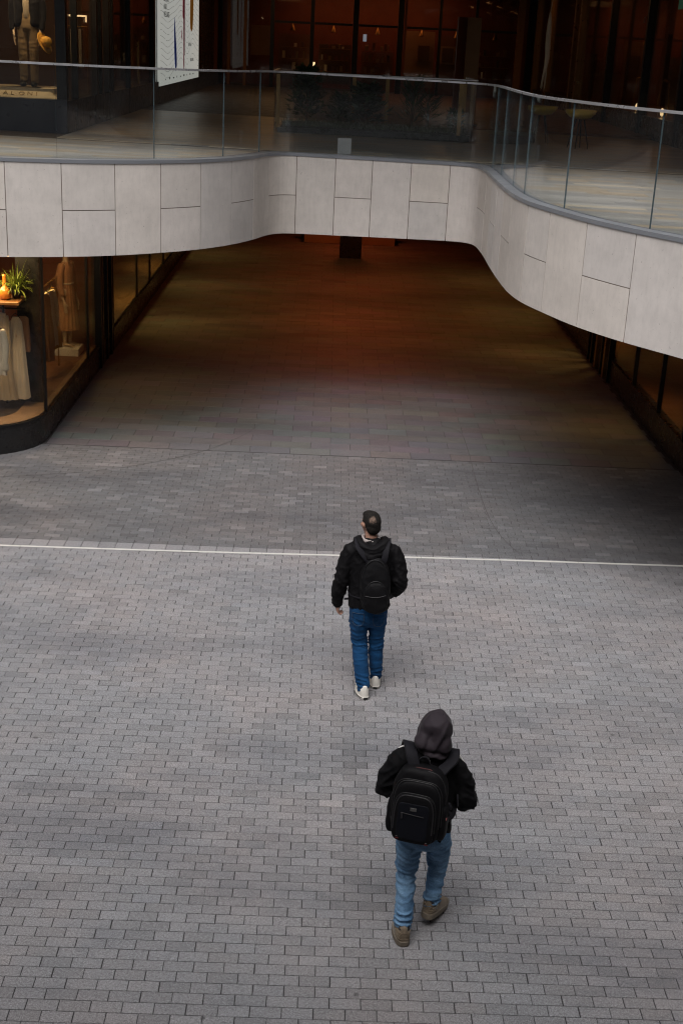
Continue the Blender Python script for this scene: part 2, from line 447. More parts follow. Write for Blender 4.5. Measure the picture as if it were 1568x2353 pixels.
def ribbon(mb, P0, P1, s0, s1, z00, z01, z10, z11, n, mi_edge=None):
    """solid curved slab between two offset curves, z functions of x for bottom / top"""
    S = np.linspace(s0, s1, n+1); v = []
    for s in S:
        a, b = at_s(P0, s), at_s(P1, s)
        v += [(a[0], a[1], z00(a[0])), (b[0], b[1], z01(b[0])), (b[0], b[1], z11(b[0])), (a[0], a[1], z10(a[0]))]
    f = []
    for i in range(n):
        o = i*4
        f += [(o+j, o+4+j, o+4+(j+1) % 4, o+(j+1) % 4) for j in range(4)]
    mb.add(v, f)
    mb.add(v[:4], [(0, 1, 2, 3)], mi_edge or 0); mb.add(v[-4:], [(3, 2, 1, 0)], mi_edge or 0)

# ---- ground that everything stands on, far beyond the frame
g = MB(); g.add([(-300, -300, -.03), (300, -300, -.03), (300, 300, -.03), (-300, 300, -.03)], [(0, 1, 2, 3)])
tag(g.build('ground', M['joint_sand']), kind='structure')

# ---- pavement: brick pavers in running bond; joints are the recessed bed
bed = MB(); bed.add([(-9.5, 2.5, -.0038), (10, 2.5, -.0038), (10, 46, -.0038), (-9.5, 46, -.0038)], [(0, 1, 2, 3)])
pavement = bed.build('pavement', M['joint_sand']); tag(pavement, kind='structure')
def brick_geo(x0, x1, y0, y1, z, tx=0, ty=0):
    b = .0025; h = .03
    xm, ym = (x0+x1)/2, (y0+y1)/2
    v = [(x0, y0, z-h), (x1, y0, z-h), (x1, y1, z-h), (x0, y1, z-h), (x0, y0, z-b*.7), (x1, y0, z-b*.7), (x1, y1, z-b*.7), (x0, y1, z-b*.7),
         (x0+b, y0+b, z), (x1-b, y0+b, z), (x1-b, y1-b, z), (x0+b, y1-b, z)]
    v = [(p[0], p[1], p[2]+(p[0]-xm)*tx+(p[1]-ym)*ty) for p in v]
    f = [(8, 9, 10, 11)]
    for i in range(4):
        j = (i+1) % 4; f += [(i, j, j+4, i+4), (i+4, j+4, j+8, i+8)]
    return v, f
def tone(rng, spread=.085):
    g_ = 1+rng.gauss(0, spread*.6); w = rng.gauss(0, .006)
    if rng.random() < .05: g_ *= .88
    if rng.random() < .04: g_ *= 1.07; w += .008
    return (g_*(1+w), g_, g_*(1-w))
def worn(x, y):                                     # darker trodden line and patches
    q = 1.0
    if .30+.02*math.sin(y*3) < x < .50 and y < 10.7: q *= .83
    return q
rng = random.Random(11)
bricks = []                                         # (x0, x1, y0, y1, z, tx, ty, colour)
BW, BH, BJ, HJ = .2, .1, .0048, .0062
def lay(y_from, y_to, xa, xb, w=BW, h=BH, light=0.0):
    y = y_from; r = 0
    while y+h <= y_to+1e-6:
        off = (.5*w if r % 2 else 0)+rng.gauss(0, .005)
        x = xa+off-w
        while x < xb:
            j = rng.gauss(0, .0008)
            c = tone(rng)
            c = tuple(q*worn(x+w/2, y) for q in c)
            if light and rng.random() < light: c = tuple(q*1.28 for q in c)
            bricks.append((x+HJ/2+j, x+w-HJ/2+j, y+BJ/2, y+h-BJ/2, rng.gauss(0, .0006), rng.gauss(0, .002), rng.gauss(0, .0025), c))
            x += w
        y += h; r += 1
lay(5.2, 14.2, -6.2, 7.6)
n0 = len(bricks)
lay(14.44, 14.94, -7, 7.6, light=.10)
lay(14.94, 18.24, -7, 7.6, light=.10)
for i in range(n0, len(bricks)): bricks[i] = (*bricks[i][:7], tuple(q*.56 for q in bricks[i][7]))  # pavers past the drain: darker stone, with overhang shade also put into the tone
def vis(b):                                         # in view from the photograph's place, largest first: the near rows
    x, y = (b[0]+b[1])/2, (b[2]+b[3])/2
    return y > 6.28 and -1.85-(y-6.4)*.245 < x < 2.5+(y-6.4)*.255
near = sorted([b for b in bricks if vis(b)], key=lambda b: b[2])[:300]
near_ids = set(id(b) for b in near)
variants = []
for i in range(30):
    v, f = brick_geo(-BW/2+HJ/2, BW/2-HJ/2, -BH/2+BJ/2, BH/2-BJ/2, 0)
    me = bpy.data.meshes.new('brick'); me.from_pydata(v, [], f); me.update()
    at = me.attributes.new('bcol', 'FLOAT_COLOR', 'FACE')
    for d in at.data: d.color = (*tone(rng), 1)
    cc = tone(rng)
    for d in at.data: d.color = (*cc, 1)
    me.materials.append(M['brick_granite']); variants.append(me)
variants.sort(key=lambda q: q.attributes['bcol'].data[0].color[1]); dark_variants = variants[:5]; variants = variants[2:]
for b in near:
    o = bpy.data.objects.new('brick', rng.choice(variants if worn((b[0]+b[1])/2, b[2]) > .99 else dark_variants))
    o.location = ((b[0]+b[1])/2, (b[2]+b[3])/2, b[4]); o.rotation_euler = (b[6], -b[5], rng.gauss(0, .004))
    link(o, pavement)
def many(name, items, geo, mat, parent):
    V, F, C_ = [], [], []
    for it in items:
        v, f = geo(it); o = len(V); V += v; F += [tuple(i+o for i in q) for q in f]; C_ += [it[7]]*len(f)
    me = bpy.data.meshes.new(name); me.from_pydata(V, [], F)
    at = me.attributes.new('bcol', 'FLOAT_COLOR', 'FACE')
    at.data.foreach_set('color', np.array([(*c, 1) for c in C_], dtype=np.float32).ravel())
    me.materials.append(mat); me.update()
    return link(bpy.data.objects.new(name, me), parent)
rest = [b for b in bricks if id(b) not in near_ids]
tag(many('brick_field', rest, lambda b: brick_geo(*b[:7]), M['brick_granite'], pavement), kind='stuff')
# larger slabs further in, under the deck
slabs = []
y = 18.27; r = 0
while y < 45:
    x = -4.06+(-.3 if r % 2 else 0)
    while x < 5.28:
        x0, x1 = max(x, -4.06), min(x+.6, 5.28)
        if x1-x0 > .05:
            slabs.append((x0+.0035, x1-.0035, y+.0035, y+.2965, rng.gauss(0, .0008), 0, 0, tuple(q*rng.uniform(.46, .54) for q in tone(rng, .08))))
        x += .6
    y += .3; r += 1
for s_ in [(-9.2, -4.07, 18.27, 18.27)]: pass
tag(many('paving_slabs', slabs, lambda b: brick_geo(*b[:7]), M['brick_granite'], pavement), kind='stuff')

# ---- slot drain across the court
drain = empty('drain_channel', (0, 14.315, 0)); tag(drain, 'pale metal slot drain strip running across the paving', 'drain')
for i in range(16):
    a0 = -7.3+i*.95; 
    def yy(x): return .0296*(x-.3)+.012*math.sin(x*.9)
    m = MB()
    for (d0, d1, zt) in ((-.030, -.004, .0015), (.0, .010, .001)):
        x0, x1 = a0+.002, a0+.948
        v = [(x0, yy(x0)+d0, -.02), (x1, yy(x1)+d0, -.02), (x1, yy(x1)+d1, -.02), (x0, yy(x0)+d1, -.02)]
        v += [(p[0], p[1], zt) for p in v]
        m.add(v, [(4, 5, 6, 7), (0, 1, 5, 4), (1, 2, 6, 5), (2, 3, 7, 6), (3, 0, 4, 7)])
    m.build('channel_section', M['drain_metal'], drain)
fill = []
lay_n = len(bricks)
for side in (0, 1):                                 # cut bricks either side of the drain
    x = -7.0
    while x < 7.4:
        ya, yb = (14.203, 14.315+yy(x+.1)-.033) if side == 0 else (14.315+yy(x+.1)+.016, 14.435)
        if yb-ya > .02: fill.append((x+.003, x+.197, ya, yb-.003, 0, 0, 0, tone(rng)))
        x += .2
tag(many('cut_bricks', fill, lambda b: brick_geo(*b[:7]), M['brick_granite'], pavement), kind='stuff')

# ---- joint line on the paving below the balcony edge
jl = MB(); P = offset(edge, .28)
idx = [i for i in range(0, len(edge), 4) if -7 < edge[i, 0] < 2.5 and not (-.9 < edge[i, 0] < 1.9 and edge[i, 1] > 20)]
Q = offset(edge, -.02); Q2 = offset(edge, -.029)
for i0, i1 in zip(idx[:-1], idx[1:]):
    if i1-i0 > 5: continue
    zt = .0045
    jl.add([(Q[i0, 0], Q[i0, 1]-.45, zt), (Q[i1, 0], Q[i1, 1]-.45, zt), (Q2[i1, 0], Q2[i1, 1]-.45, zt), (Q2[i0, 0], Q2[i0, 1]-.45, zt)], [(0, 1, 2, 3)])
jl.build('curved_joint', plain('joint_faint', (.075, .072, .072), .95, obj=False), pavement)

# ------------------------------------------------------------------ upper deck, soffit, roof
poly = [(p[0], p[1]) for p in offset(edge, .03)[::6]]+[(9.5, 1.0), (9.5, 62), (-9, 62)]
def slab(name, pts, zf, mat, up=True):
    tri = tessellate_polygon([[Vector((p[0], p[1], 0)) for p in pts]])
    v = [(p[0], p[1], zf(p[0])) for p in pts]
    f = []
    for t in tri:
        a, b, c = [Vector((*pts[i], 0)) for i in t]
        n = (b-a).cross(c-a).z
        f.append(tuple(t) if (n > 0) == up else tuple(reversed(t)))
    m = MB(); m.add(v, f); return m.build(name, mat)
def deckcol(rng):
    q = rng.random()
    c = (.40, .33, .245) if q < .22 else (.36, .345, .32) if q < .72 else (.30, .295, .285) if q < .9 else (.46, .40, .31)
    g_ = rng.uniform(.82, 1.12); return tuple(x*g_ for x in c)
upper_floor = slab('upper_floor', poly, lambda x: DZ(x)-.012, M['dark_floor']); tag(upper_floor, kind='structure')
soffit = slab('soffit', poly, lambda x: SOFFIT+.012, M['soffit_paint'], up=False); tag(soffit, kind='structure')
# deck planks (stone), laid in rows, trimmed at the curved edge
lim = offset(edge, .166)
def intervals(yv):
    xs = []
    for a, b in zip(lim[:-1], lim[1:]):
        if (a[1]-yv)*(b[1]-yv) < 0: xs.append(a[0]+(b[0]-a[0])*(yv-a[1])/(b[1]-a[1]))
    xs.sort(); return xs
planks = []
y = 8.0; r = 0
while y < 30:
    h = .2
    xs0, xs1 = intervals(y+.005), intervals(y+h-.005)
    segs = []
    if y > 20.8: segs = [(-4.34, 7.08)]
    else:
        if len(xs0) >= 2 and not len(xs1): xs1 = xs0
        if len(xs0) and len(xs1):
            if len(xs0) >= 2 and len(xs1) >= 2: segs = [(-8, min(xs0[0], xs1[0])), (max(xs0[-1], xs1[-1]), 9)]
            elif y < 17.5: segs = [(max(xs0[-1], xs1[-1]), 9)]
    for (sa, sb) in segs:
        x = sa-rng.uniform(0, .9)
        while x < sb:
            w = rng.choice((.6, .8, 1.0, 1.2))
            x0, x1 = max(x, sa), min(x+w, sb)
            if x1-x0 > .03: planks.append((x0+.0015, x1-.0015, y+.0015, y+h-.0015, rng.gauss(0, .0006), 0, 0, deckcol(rng)))
            x += w
    y += h; r += 1
def plank_geo(b):
    v, f = brick_geo(b[0], b[1], b[2], b[3], b[4]); return [(p[0], p[1], p[2]*.3+DZ(p[0])) for p in v], f
def pv(b):
    x, y = (b[0]+b[1])/2, (b[2]+b[3])/2
    return -4.6-(y-17)*.25 < x < .285*y+.15 and y < 26
pl_near = sorted([b for b in planks if pv(b)], key=lambda b: b[2])[:290]
pids = set(id(b) for b in pl_near)
for b in pl_near:
    v, f = plank_geo(b); me = bpy.data.meshes.new('plank'); me.from_pydata(v, [], f)
    at = me.attributes.new('bcol', 'FLOAT_COLOR', 'FACE')
    for d in at.data: d.color = (*b[7], 1)
    me.materials.append(M['deck_stone']); link(bpy.data.objects.new('plank', me), upper_floor)
tag(many('plank_field', [b for b in planks if id(b) not in pids], plank_geo, M['deck_stone'], upper_floor), kind='stuff')

roof = MB(); roof.box(-9.4, 9.95, 17.9, 62.4, 7.9, 8.4)
roof.box(6.0, 9.9, .9, 17.89, 7.9, 8.4)  # unseen side slab, added to shade the right of the court
tag(roof.build('upper_roof', M['dark_ceiling']), kind='structure')
# the gallery the photographer stands on, and the court's side walls
nd = MB(); nd.box(-9, 9.5, -14, .75, 2.9, 4.1); tag(nd.build('near_deck', M['tower_stone']), kind='structure')
nr = MB(); nr.box(-9, 9.5, -14, 2.4, 8.6, 9.1); tag(nr.build('near_shade_roof', M['dark_ceiling']), kind='structure')  # overhead slab added out of view to darken the nearest paving
for nm, x0, x1, y0, y1, z1 in (('court_wall', -9.6, -9.2, -14, 62, 9.1), ('court_wall', 9.9, 10.3, -14, 62, 9.1), ('court_wall', -9.2, 9.9, -14.6, -14.2, 9.1), ('court_wall', -9.2, 9.9, 62.2, 62.6, 9.1)):
    m = MB(); m.box(x0, x1, y0, y1, -.02, z1); tag(m.build(nm, M['tower_stone']), kind='structure')

# ------------------------------------------------------------------ balcony edge: limestone panels on a dark backing
fascia = MB(); z_hi = lambda x: DZ(x)-.035; z_lo = lambda x: SOFFIT
ribbon(fascia, offset(edge, .0065), offset(edge, .16), ES[0], ES[-1], lambda x: SOFFIT+.02, lambda x: SOFFIT+.02, lambda x: z_hi(x)-.01, lambda x: z_hi(x)-.01, 300)
balcony = fascia.build('balcony_edge', plain('mortar_brown', (.20, .16, .135), .9, obj=False)); tag(balcony, 'curving balcony edge clad in pale limestone panels above the dark passage', 'balcony')
JP = [(-9, 16.75), (-8.3, 16.75), (-7.6, 16.76), (-6.9, 16.78), (-6.2, 16.82), (-5.55, 16.9), (-4.91, 17.0), (-4.23, 17.18), (-3.536, 17.38), (-2.892, 17.69), (-2.339, 18.09), (-1.843, 18.56), (-1.448, 19.131),
      (-1.165, 19.73), (-.985, 20.3), (-.56, 20.6), (.037, 20.59), (.621, 20.585), (1.218, 20.565), (1.80, 20.54), (2.235, 20.18), (2.262, 19.45), (2.25, 18.7), (2.243, 17.95), (2.238, 17.19), (2.25, 16.45),
      (2.337, 15.6), (2.50, 15.0), (2.776, 14.215), (3.157, 13.49), (3.624, 12.795), (4.03, 12.1), (4.36, 11.3), (4.58, 10.4), (4.70, 9.4), (4.74, 8.5), (4.76, 7.6), (4.76, 6.7), (4.76, 5.8), (4.76, 4.9), (4.76, 4.0), (4.76, 3.1), (4.76, 2.2), (4.76, 1.2)]
js = [s_of(*p) for p in JP]
for i, (a, b) in enumerate(zip(js[:-1], js[1:])):
    split = (i % 2 == 0)
    gapx, gz = (.012 if 16.2 < JP[i][1] < 20.4 and JP[i][0] > 2.2 else .0055), .005
    rows = [(0.0, .5-gz), (.5+gz, 1.0)] if split else [(0.0, 1.0)]
    for (h0, h1) in rows:
        d = rng.uniform(-.0015, .0015); m = MB()
        fz = lambda t: (lambda x: z_lo(x)+(z_hi(x)-z_lo(x))*t)
        ribbon(m, offset(edge, d), offset(edge, .006), a+gapx, b-gapx, fz(h0), fz(h0), fz(h1), fz(h1), max(4, int((b-a)/.06)))
        m.build('stone_panel', M['limestone'], balcony)

# ------------------------------------------------------------------ glass balustrade
bal = empty('glass_balustrade', (0, 20.6, DZ(0))); tag(bal, 'frameless glass balustrade with slim steel handrail on the limestone balcony edge', 'balustrade')
def local(mb, root):                                # vertices from world to the root's frame
    l = root.location; mb.v = [(p[0]-l[0], p[1]-l[1], p[2]-l[2]) for p in mb.v]; return mb
t_ = MB(); ribbon(t_, offset(edge, -.012), offset(edge, .165), ES[0], ES[-1], lambda x: DZ(x)-.034, lambda x: DZ(x)-.034, lambda x: DZ(x)+.012, lambda x: DZ(x)+.018, 420)
local(t_, bal).build('base_trim', M['trim_metal'], bal)
RAIL = 1.19
GI, GO = offset(edge, .129), offset(edge, .112)
GJ = [(-8.6, 16.75), (-7.0, 16.77), (-5.2, 16.95), (-3.573, 17.367), (-2.36, 18.073), (-1.477, 19.083), (-1.016, 20.187), (-.56, 20.598), (1.809, 20.538), (2.257, 19.834), (2.255, 18.724), (2.238, 17.284), (2.255, 16.324), (2.527, 14.915), (3.187, 13.441), (4.1, 11.95), (4.6, 10.3), (4.75, 8.2), (4.76, 6.0), (4.76, 3.8), (4.76, 1.4)]
gs = [s_of(*p) for p in GJ]
for a, b in zip(gs[:-1], gs[1:]):
    m = MB(); n = max(3, int((b-a)/.05))
    ribbon(m, GO, GI, a+.003, b-.003, lambda x: DZ(x)+.02, lambda x: DZ(x)+.02, lambda x: DZ(x)+RAIL-.02, lambda x: DZ(x)+RAIL-.02, n, 1)
    local(m, bal).build('glass_panel', [M['balustrade_glass'], M['glass_edge']], bal)
m = MB(); ribbon(m, offset(edge, .096), offset(edge, .145), gs[0], gs[-1], lambda x: DZ(x)+RAIL-.022, lambda x: DZ(x)+RAIL-.022, lambda x: DZ(x)+RAIL+.006, lambda x: DZ(x)+RAIL+.006, 420)
local(m, bal).build('handrail', M['rail_steel'], bal)

# ------------------------------------------------------------------ lower boutique on the left (curved corner window)
WX, CX, CY, CRAD = -4.08, -5.07, 18.5, .99
def front_path(off=0.0, y_end=38.0, x_end=-9.1):
    pts = [(x_end, CY-CRAD+off)]
    pts += [(CX-.02*0, CY-CRAD+off)]
    for i in range(1, 19):
        a = -math.pi/2+i/18*math.pi/2; pts.append((CX+(CRAD-off)*math.cos(a), CY+(CRAD-off)*math.sin(a)))
    pts += [(WX-off, y_end)]
    return pts
def wall_strip(mb, pin, pout, z0, z1, mi=0):
    n = len(pin); v = []
    for a, b in zip(pin, pout): v += [(a[0], a[1], z0), (b[0], b[1], z0), (b[0], b[1], z1), (a[0], a[1], z1)]
    f = [(i*4+j, i*4+4+j, i*4+4+(j+1) % 4, i*4+(j+1) % 4) for i in range(n-1) for j in range(4)]
    f += [(0, 1, 2, 3), (n*4-1, n*4-2, n*4-3, n*4-4)]
    mb.add(v, f, mi)
SILL = .42
shop = empty('boutique', (0, 0, 0)); tag(shop, 'lit boutique with curved corner display window and black plinth under the balcony', 'shop')
m = MB(); wall_strip(m, front_path(0), front_path(.12), -.01, SILL-.03); m.build('plinth', M['black_panel'], shop)
m = MB(); wall_strip(m, front_path(-.012), front_path(.05), SILL-.03, SILL); m.build('sill_trim', M['black_metal'], shop)
m = MB(); wall_strip(m, front_path(.05), front_path(.42), SILL-.02, SILL+.006); m.build('window_ledge', M['tan_panel'], shop)
m = MB(); m.box(-9.1, -4.5, 17.9, 24.0, .36, .40); m.build('shop_floor', M['dark_floor'], shop)
m = MB(); m.box(-9.1, WX-.03, CY-CRAD+.6, 37.9, SOFFIT-.14, SOFFIT-.02); m.build('shop_ceiling', M['tan_panel'], shop)
m = MB(); m.box(-9.1, -4.3, 23.6, 23.75, .40, SOFFIT-.15); m.build('back_wall', M['red_brown_panel'], shop)
m = MB(); m.box(-5.35, -5.28, 23.8, 38, 0, SOFFIT-.15); m.build('rear_lining', M['brown_panel'], shop)
m = MB(); m.box(-5.25, WX-.13, 23.8, 38, .37, .40); m.build('window_shelf', M['tan_panel'], shop)
# panes: straight front, curved corner, side panes
def pane(pin, pout, z0=SILL, z1=SOFFIT-.02):
    m = MB(); wall_strip(m, pin, pout, z0, z1); return m.build('window_pane', M['shop_glass'], shop)
fp, fq = front_path(.012), front_path(.026)
pane([(-9.1, fp[0][1]), (-7.2, fp[0][1])], [(-9.1, fq[0][1]), (-7.2, fq[0][1])])
pane([(-7.18, fp[0][1]), (CX-.01, fp[0][1])], [(-7.18, fq[0][1]), (CX-.01, fq[0][1])])
pane(fp[1:20], fq[1:20])
ys = [18.53, 21.95, 23.05, 24.35, 27.7, 29.75, 32.15, 34.6, 37.9]
for a, b in zip(ys[:-1], ys[1:]):
    pane([(WX-.012, a+.01), (WX-.012, b-.01)], [(WX-.026, a+.01), (WX-.026, b-.01)])
for yv, w in ((18.51, .014), (21.95, .025), (27.7, .02), (29.75, .02), (32.15, .02), (34.6, .02)):
    m = MB(); m.box(WX-.045, WX+.004, yv-w, yv+w, SILL, SOFFIT-.02); m.build('mullion', M['black_metal'], shop)
for yv, w, d in ((23.0, .05, .08), (23.35, .06, .03), (23.75, .05, .06), (24.1, .05, .09), (24.4, .03, .05)):
    m = MB(); m.box(WX-.12, WX+d*.6, yv-w, yv+w, 0.0, SOFFIT-.02, bev=.008); m.build('door_frame', M['black_metal'], shop)
m = MB(); m.box(-4.58, -4.24, 18.98, 19.16, SILL+.006, SOFFIT-.15, bev=.01); m.build('pillar', M['black_panel'], shop)
lamp = MB()
lamp.box(-5.9, -4.5, 18.35, 18.5, SOFFIT-.19, SOFFIT-.14); lamp.build('light_bar', M['lamp_warm'], shop)
area('window_light', (-5.1, 18.45, SOFFIT-.2), (-4.9, 18.75, .5), 1.4, .3, LW1, (1.0, .70, .36), shop)
area('display_light', (-4.6, 21.3, SOFFIT-.2), (-4.7, 22.2, 1.0), .5, .5, LW2, (1.0, .66, .30), shop)
for yv, pw in ((20.6, LW3*.55), (27.2, LW3), (31.6, LW3*.8), (36.4, LW3*.6)):
    area('window_light', (-4.75, yv, SOFFIT-.2), (-2.3, yv+.3, 0), .5, .9, pw, (1.0, .66, .20), shop, R(100))
m = MB(); m.box(WX-.3, WX-.22, 32.5, 34.3, 1.9, 2.7); m.build('blue_screen', M['screen_blue'], shop)

# clothes rack with a wooden shelf on top
rack = empty('clothes_rack', (0, 0, .40)); tag(rack, 'black clothes rack with an oak shelf on top in the corner window', 'clothes rack')
def lz(mb, z): mb.v = [(p[0], p[1], p[2]-z) for p in mb.v]; return mb
m = MB(); m.box(-5.75, -4.42, 18.42, 18.98, 2.0, 2.045, bev=.006); lz(m, .4).build('shelf', M['oak'], rack)
for x, yv in ((-4.78, 18.36), (-5.7, 18.36), (-4.78, 18.96), (-5.7, 18.96)):
    m = MB(); m.tube([(x, yv, .40, .018), (x, yv, 1.2, .018), (x, yv, 2.0, .018)], 10, 2); lz(m, .4).build('post', M['black_metal'], rack)
m = MB(); m.tube([(-5.72, 18.7, 1.90, .014), (-5.1, 18.7, 1.90, .014), (-4.40, 18.7, 1.90, .014)], 8, 2); lz(m, .4).build('rail', M['black_metal'], rack)
# garments on the rail
def garment(name, label, cat, x, yv, z_top, z_bot, w_top, w_bot, mat, rz=.0, folds=7, seedv=0, depth=.05, sleeves=False):
    root = empty(name, (x, yv, z_bot), rz); tag(root, label, cat, 'clothes hanging in the corner window')
    nr_, nc = 18, 40; v = []; rg = random.Random(seedv); ph = rg.uniform(0, 6)
    for i in range(nr_):
        t = i/(nr_-1); z = (z_top-z_bot)*(1-t); w = w_top+(w_bot-w_top)*(t**.8)
        if t < .06: w *= .55+.45*t/.06
        for j in range(nc):
            a = 2*math.pi*j/nc
            pl = 1+.26*min(1, t*2)*math.sin(folds*a+ph+1.5*math.sin(t*3+ph))+.10*math.sin(t*24+2*a+ph)*min(1, t*3)*math.sin(2*a)
            v.append((w/2*math.cos(a)*(.9+.1*pl), depth*(.4+.6*t)*math.sin(a)*pl+.01*math.sin(5*t+ph)+.020*t**.5*math.sin(12*math.cos(a)+ph+2*t), z+.012*math.sin(3*a+ph)*(t > .95)))
    f = [(i*nc+j, i*nc+(j+1) % nc, (i+1)*nc+(j+1) % nc, (i+1)*nc+j) for i in range(nr_-1) for j in range(nc)]
    f.append(tuple(range(nc)))
    b = MB(); b.add(v, f); b.build('fabric', mat, root, True)
    if sleeves:
        for s_ in (-1, 1):
            b = MB(); h = z_top-z_bot
            b.tube([(s_*w_top*.42, 0, h-.03, .045), (s_*w_top*.56, -.02, h-.22, .05), (s_*w_top*.50, -.04, h-.45, .045), (s_*w_top*.52, -.03, h-.56, .05)], 12, 4)
            b.build('sleeve', mat, root, True)
    b = MB(); b.tube([(-w_top*.4, 0, z_top-z_bot-.01, .006), (0, 0, z_top-z_bot+.05, .006), (w_top*.4, 0, z_top-z_bot-.01, .006)], 6, 4)
    b.tube([(0, 0, z_top-z_bot+.05, .004), (.01, .012, z_top-z_bot+.09, .004), (0, 0, z_top-z_bot+.115, .004)], 6, 3); b.build('hanger', M['black_metal'], root)
    return root
tr = empty('hanging_trousers', (-4.80, 18.62, .50), .12); tag(tr, 'long cream flared trousers hanging on the rack beside the white blouse', 'trousers', 'clothes hanging in the corner window')
for s_ in (-1, 1):
    nc, prof = 28, [(1.30, .085, .05), (1.15, .10, .055), (.85, .088, .05), (.5, .085, .05), (.22, .10, .055), (.04, .125, .06)]; v = []
    for (z, w, d_) in spline(prof, 5):
        for j in range(nc):
            a = 2*math.pi*j/nc; q = 1+.16*math.sin(3*a+z*2.2+s_)+.13*abs(math.sin(5*a+z*1.3+s_))+.05*math.sin(11*a+z*6)
            v.append((s_*.095*(1.15-.25*z)+w*q*math.cos(a), d_*q*math.sin(a)+s_*.02+.022*math.sin(11*math.cos(a)+s_+z*1.5), z))
    n_ = len(v)//nc; f = [(i*nc+j, i*nc+(j+1) % nc, (i+1)*nc+(j+1) % nc, (i+1)*nc+j) for i in range(n_-1) for j in range(nc)]
    q = MB(); q.add(v, f+[tuple(range(nc))]); q.build('trouser_leg', M['linen_cream'], tr, True)
q = MB(); q.tube([(-.13, 0, 1.31, .012, .03), (0, 0, 1.33, .012, .03), (.13, 0, 1.31, .012, .03)], 10, 3); q.tube([(0, 0, 1.33, .004), (.005, .01, 1.37, .004), (0, .06, 1.40, .004)], 6, 3); q.build('waistband', M['linen_cream'], tr, True)
garment('hanging_blouse', 'sheer white ruffled blouse with sleeves hanging on the rack', 'blouse', -4.62, 17.85, 1.77, 1.12, .22, .26, M['linen_white'], .3, 8, 2, .06, True)
garment('hanging_skirt', 'long off-white pleated skirt hanging behind the white blouse', 'skirt', -4.55, 18.74, 1.77, .55, .16, .36, M['linen_white'], -.1, 9, 3)
garment('hanging_shirt', 'rust striped shirt hanging at the end of the rack', 'shirt', -4.47, 18.80, 1.77, 1.25, .20, .24, M['dress_rose'], .5, 7, 4)
garment('hanging_coat', 'long beige coat hanging deepest on the rack', 'coat', -5.08, 18.76, 1.77, .75, .22, .34, M['khaki'], .1, 6, 5)

# vase and fern on the shelf
m = MB(); m.lathe((0, 0, 0), [(.045, 0), (.078, .02), (.098, .07), (.092, .125), (.06, .165), (.030, .20), (.024, .26), (.024, .33), (.030, .36), (.02, .362)], 32)
v_ = m.build('vase', M['orange_glaze'], None, True); v_.location = (-4.66, 18.62, 2.046)
tag(v_, 'glossy orange bottle vase standing on the oak shelf', 'vase')
def blade(length, width, droop, n=7, seedv=0):
    rg = random.Random(seedv); v = []
    for i in range(n+1):
        t = i/n; r = length*t; w = width*math.sin(math.pi*min(1, .12+.88*t))**.8*(1-t*.2)
        x = r*math.cos(droop*t*.6); z = length*(.95*t-droop*t*t*.75)
        v += [(x*.8, -w, z+.3*w), (x*.8, 0, z), (x*.8, w, z+.3*w)]
    f = []
    for i in range(n):
        o = i*3; f += [(o, o+3, o+4, o+1), (o+1, o+4, o+5, o+2)]
    me = bpy.data.meshes.new('leaf'); me.from_pydata(v, [], f); me.update(); return me
def potted(name, label, loc, n, lmin, lmax, width, mat, potmat, seedv, pot_r=.07, pot_h=.12, dmin=.5, dmax=1.5):
    root = empty(name, loc); tag(root, label, 'plant')
    m = MB(); m.lathe((0, 0, 0), [(pot_r*.75, 0), (pot_r, pot_h*.6), (pot_r*1.02, pot_h), (pot_r*.85, pot_h)], 20); m.build('pot', potmat, root, True)
    rg = random.Random(seedv); vr = [blade(rg.uniform(lmin, lmax), width*rg.uniform(.7, 1.2), rg.uniform(dmin, dmax), 7, i) for i in range(8)]
    for q in vr: q.materials.append(mat)
    for i in range(n):
        o = bpy.data.objects.new('leaf', rg.choice(vr)); o.location = (rg.gauss(0, pot_r*.25), rg.gauss(0, pot_r*.25), pot_h*.95)
        o.rotation_euler = (rg.gauss(0, .25), rg.gauss(-.1, .3), rg.uniform(0, 6.28)); s_ = rg.uniform(.75, 1.15); o.scale = (s_, s_, s_); link(o, root)
    return root
potted('potted_fern', 'bright green spiky fern in a dark pot on the oak shelf', (-4.52, 18.74, 2.046), 110, .34, .52, .012, M['fern_leaf'], M['black_metal'], 3, .07, .12, .3, 1.3)
potted('potted_palm', 'green floor plant beside the clothes rack, mostly beyond the window', (-5.05, 18.2, .426), 34, .45, .62, .014, M['fern_leaf'], M['black_metal'], 5, .1, .2)

